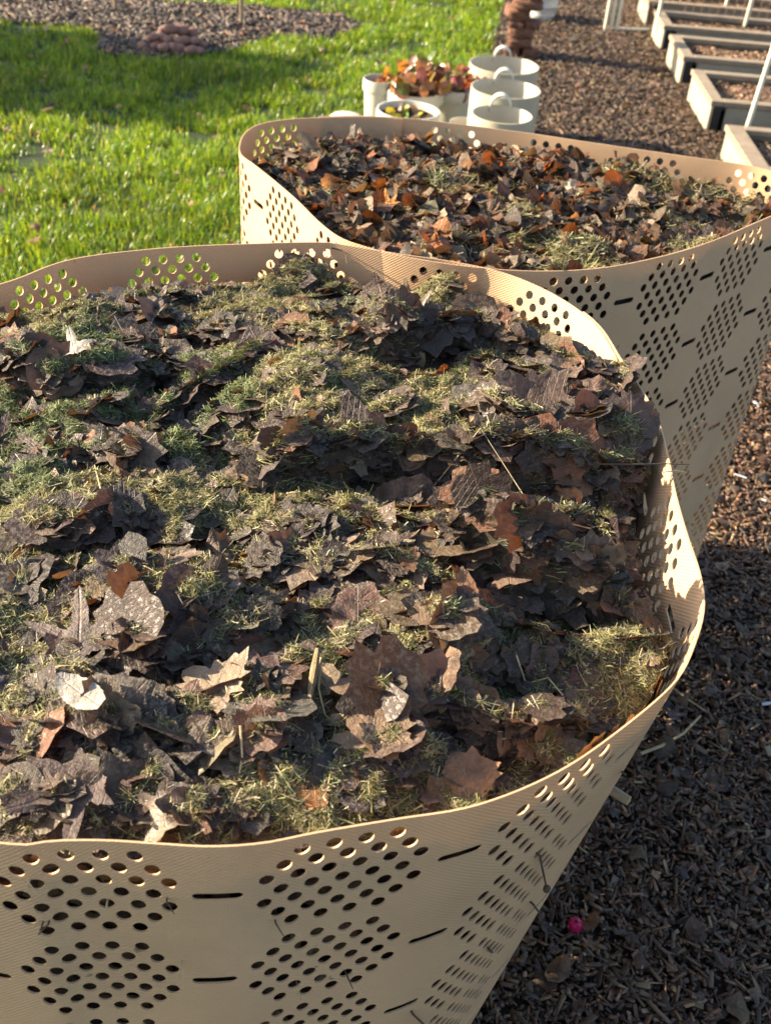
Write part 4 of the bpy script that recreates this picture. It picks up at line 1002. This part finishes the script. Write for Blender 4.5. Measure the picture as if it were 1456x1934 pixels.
M_ROCK = simple('red_rock', (.20, .10, .075), (.30, .17, .13), 22, .8, .6, .006)
M_ROCK2 = simple('flag_rock', (.15, .065, .038), (.30, .14, .085), 22, .85, 1.0, .02)
c0 = at(320, 100); rr = random.Random(4)
for layer, (nn, wx_, zz) in enumerate([(7, .16, .022), (6, .15, .022), (6, .12, .05), (4, .09, .06), (3, .05, .085)]):
    for i in range(nn):
        t = (i + .5) / nn * 2 - 1; yy = [-.10, .02, -.03, .06, .02][layer] + rr.uniform(-.02, .02)
        rock('garden_stone', (c0[0] + .02 + t * wx_ + rr.uniform(-.01, .01), c0[1] + .08 + yy, .004 + zz + rr.uniform(0, .01)), (rr.uniform(.05, .075), rr.uniform(.045, .065), rr.uniform(.035, .05)), M_ROCK, rr.uniform(0, 3), layer * 20 + i,
             'fist sized reddish stone in the low heap on the mulch bed', 'stone', 'red stones heaped on the mulch bed')
p0 = at(976, 112); zc = .004; names = ['bottom', 'second', 'third', 'fourth', 'fifth', 'sixth', 'seventh', 'top']
for i in range(11):
    hgt = rr.uniform(.035, .06); off = rr.uniform(-.02, .02)
    for sd in ((-1, 1) if i % 3 == 0 else (0,)):
        w = rr.uniform(.13, .165) if sd == 0 else rr.uniform(.07, .085)
        rock('stacked_stone', (p0[0] + off * 1.4 + sd * .042, p0[1] + .07 + rr.uniform(-.02, .02), zc + hgt / 2), (w, rr.uniform(.11, .15), hgt * 1.04), M_ROCK2, rr.uniform(-.3, .3), 300 + i * 3 + sd,
             'rough rust coloured flat stone stacked in the pillar behind the tubs', 'stone', 'flat stones stacked in a pillar', 3, .88)
    zc += hgt * .97
c = at(1022, 42); root = empty('metal_bucket', (c[0], c[1] + .06, .004)); tag(root, 'pale ribbed bucket standing beside the stone pillar at the top', 'bucket')
M_ZINC = simple('zinc', (.52, .53, .52), (.62, .63, .62), 20, .45, .2, .001, metal=.3)
mb = MB(); mb.lathe([(.002, .003), (.075, 0), (.08, .03), (.083, .035), (.082, .04), (.088, .08), (.092, .085), (.09, .09), (.096, .14), (.094, .14), (.073, .01)], n=40); mb.build('body', M_ZINC, root, True)
mb = MB(); mb.lathe([(.095, .137), (.1, .138), (.1, .144), (.094, .144)], n=40); mb.build('rim', M_ZINC, root, True)
mb = MB(); mb.lathe([(.001, .122), (.05, .12), (.093, .118)], n=24); mb.build('soil', M_POTSOIL, root, True)

# stakes and small bits on the left bed
M_STAKE = simple('pale_stake', (.30, .22, .13), (.42, .31, .19), 30, .75)
for px, py, w, lab in [(83, 19, .022, 'leftmost short wooden stake in the curved mulch bed'), (220, 26, .022, 'middle wooden stake in the curved mulch bed'), (457, 50, .024, 'rightmost and tallest wooden stake in the curved mulch bed')]:
    p = at(px, py); mb = MB(); mb.box((p[0], p[1], .42), (w, w * .6, .84), random.uniform(-.2, .2), .003); tag(mb.build('wooden_stake', M_STAKE), lab, 'stake', 'stakes in the mulch bed')
m, nt, b = mat_new('blue_scrap'); b.inputs['Base Color'].default_value = (.05, .12, .35, 1)
p = at(376, 94); mb = MB(); mb.box((p[0], p[1], .02), (.03, .02, .018), .4, .004); tag(mb.build('plastic_scrap', m), 'small blue plastic scrap beside the heap of red stones', 'scrap')

# ------------------------------------------------------------------ raised beds
M_CAP = simple('grey_timber_cap', (.20, .155, .11), (.30, .24, .17), 14, .8, .4, .002)
M_BOARD = simple('cream_board', (.34, .31, .235), (.27, .245, .18), 12, .8, .4, .003)
M_BRACK = simple('black_bracket', (.016, .016, .017), (.024, .023, .024), 20, .5)
ordn = ['nearest raised bed, cut off by the lower right of the garden edge', 'second raised bed from the front with a black corner bracket', 'third raised bed from the front, bare brown soil', 'fourth raised bed from the front, beside the wire frame', 'farthest raised bed behind the wire fence']
for k, (y0, y1) in enumerate(bedrows):
    root = empty('raised_bed', (BX0, y0, .004)); tag(root, ordn[k] if k else 'nearest raised bed at the right edge with a wide pale end board', 'raised bed', 'raised garden beds')
    D = y1 - y0; H = BH - .004; cw = .06 if k else .075; x0 = 0 if k else -.005
    mb = MB(); mb.box((x0 + .008 + .010, D / 2, (H - .018) / 2), (.020, D - .03, H - .018), 0, .002); mb.build('end_board', M_BOARD, root)
    for yy in (.018, D - .018):
        mb = MB(); mb.box((x0 + BW / 2 + .05, yy, (H - .018) / 2), (BW - .06, .020, H - .018), 0, .002); mb.build('side_board', M_BOARD, root)
    for yy in (.010, D - .010):
        mb = MB(); mb.box((x0 + .035, yy, (H - .020) / 2), (.042, .030, H - .020), 0, .002); mb.build('corner_bracket', M_BRACK, root)
    for xx in (1.02,):
        mb = MB(); mb.box((x0 + xx, .004, (H - .022) / 2), (.045, .012, H - .022), 0, .001); mb.build('corner_bracket', M_BRACK, root)
    mb = MB(); mb.box((x0 + cw / 2, D / 2, H - .011), (cw, D, .026), 0, .003); mb.build('cap_rail', M_CAP, root)
    for yy in (.0275, D - .0275):
        mb = MB(); mb.box((x0 + cw + .001 + (BW - cw) / 2, yy, H - .011), (BW - cw, .055, .026), 0, .003); mb.build('cap_rail', M_CAP, root)
    xs = np.linspace(x0 + .03, x0 + BW, 90); yy = np.linspace(.03, D - .03, 26); A, Bm = np.meshgrid(xs, yy, indexing='ij')
    Z = H - .045 + .03 * fbm(A + k * 3, Bm, 9, 4, 90 + k)
    idx = np.arange(90 * 26).reshape(90, 26); Fq = np.stack([idx[:-1, :-1], idx[1:, :-1], idx[1:, 1:], idx[:-1, 1:]], 2).reshape(-1, 4)
    link('soil', raw_mesh('soil', np.stack([A, Bm, Z], 2).reshape(-1, 3), Fq.ravel(), np.full(len(Fq), 4), M_SOIL, True), root)
    n = 2600 if k < 4 else 900; X = BX0 + x0 + .06 + (BW * .5) * rng.random(n); Yc = y0 + .05 + (D - .1) * rng.random(n)
    o = chips('soil_crumbs', X, Yc, 1.1, [(.14, .08, .05), (.24, .14, .08), (.34, .22, .13)], [3, 3, 1], 'brown crumbs of soil in ' + ['the nearest', 'the second', 'the third', 'the fourth', 'the farthest'][k] + ' raised bed', z0=BH - .05, cat='soil')

# diagonal brace boards of the nearest bed's end
M_POLE = simple('white_pole', (.68, .66, .54), (.60, .58, .46), 10, .45)
def pole(a, bpt, r, lab, par=None, group='white poles by the raised beds'):
    mb = MB(); mb.tube([a, (Vector(a) + Vector(bpt)) / 2, bpt], r, 10)
    o = mb.build('pole', M_POLE, par, True)
    if par is None: tag(o, lab, 'pole', group)
    return o
p = at(1408, 243, .12); pole((p[0], p[1], .05), (p[0] + .06, p[1] + .03, .95), .011, 'tall white pole rising from the back corner of the nearest raised bed')
p = at(1243, 30, .15); pole((p[0], p[1], .05), (p[0], p[1], .95), .011, 'white pole at the left back corner of the fourth raised bed')
p = at(1408, 38, .15); pole((p[0], p[1], .05), (p[0] + .02, p[1], .95), .011, 'white pole standing behind the fourth raised bed near the right edge')
p = at(1370, 10, .15); pole((p[0], p[1], .05), (p[0], p[1], .95), .009, 'thin white pole behind the wire fence at the top')

# wire frame gate at the top
fr = at(1150, 62); fr2 = at(1224, 62)
root = empty('wire_gate', (fr[0], fr[1], .004)); tag(root, 'white framed wire mesh gate standing left of the raised beds at the top', 'gate')
W = fr2[0] - fr[0] + .02
for xx in (0, .035, .07): pole((xx - .03, 0, .0), (xx - .03, 0.0, 1.0), .010, None, root).name = 'upright'
mb = MB(); mb.tube([(0, 0, .02), (W, .06, .02)], .010, 8); mb.build('bottom_rail', M_POLE, root, True)
mb = MB(); mb.tube([(0, 0, .98), (W, .06, .98)], .010, 8); mb.build('top_rail', M_POLE, root, True)
M_WIRE = simple('rusty_wire', (.16, .08, .05), (.24, .14, .09), 30, .6)
mb = MB()
for i in range(1, 9): mb.tube([(W * i / 9, .06 * i / 9, .02), (W * i / 9, .06 * i / 9, .98)], .0012, 4)
for j in range(1, 16): mb.tube([(0, 0, .98 * j / 16), (W, .06, .98 * j / 16)], .0012, 4)
mb.build('wire_mesh', M_WIRE, root)
root = empty('wire_fence', (1.40, 7.22, .004)); tag(root, 'rusty wire mesh fence crossing behind the fourth raised bed', 'fence'); FW = 2.4
mb = MB()
for i in range(0, 49): mb.tube([(FW * i / 48, 0, .02), (FW * i / 48, 0, .85)], .0014, 4)
for j in range(1, 15): mb.tube([(0, 0, .06 * j), (FW, 0, .06 * j)], .0014, 4)
mb.build('wire_mesh', M_WIRE, root)
for xx in (0, 1.2, 2.4):
    mb = MB(); mb.tube([(xx, .01, -.003), (xx, .01, .9)], .006, 8); mb.build('post', M_WIRE, root, True)

# ------------------------------------------------------------------ unseen shed added to the left, shaped to cast the lawn shadow
ta = math.tan(SUN_AZ); te = math.tan(SUN_EL) / math.cos(SUN_AZ)
sx = -5.2
yN = 5.83 + ta * 4.76; hN = 4.76 * te / 1.0
yS = 4.66 + ta * 4.27; hS = 4.27 * te
root = empty('shadow_shed', (sx, 0, 0)); tag(root, 'unseen brown timber shed added left of the lawn to cast its shadow', 'shed')
M_SHED = simple('shed_board', (.20, .13, .08), (.28, .19, .12), 6, .8)
V = [(0, yS, 0), (0, yN, 0), (0, yN, hN - .03), (0, yS, hS - .03), (-1.4, yS, 0), (-1.4, yN, 0), (-1.4, yN, hN - .03), (-1.4, yS, hS - .03)]
mb = MB(); mb.add(V, [(0, 1, 2, 3), (5, 4, 7, 6), (4, 0, 3, 7), (1, 5, 6, 2)]); mb.build('walls', M_SHED, root)
mb = MB(); mb.box((-.7, (yN + yS) / 2, (hN + hS) / 2 - .01), (1.46, math.hypot(yN - yS, hN - hS) + .02, .04), 0, .005, rx=math.atan2(hN - hS, yN - yS)); mb.build('roof', simple('felt_roof', (.04, .04, .045), (.06, .06, .06), 40, .9), root)
mb = MB(); mb.box((.013, (yN + yS) / 2, .75), (.024, .6, 1.48), 0, .003); mb.build('door', M_CAP, root)
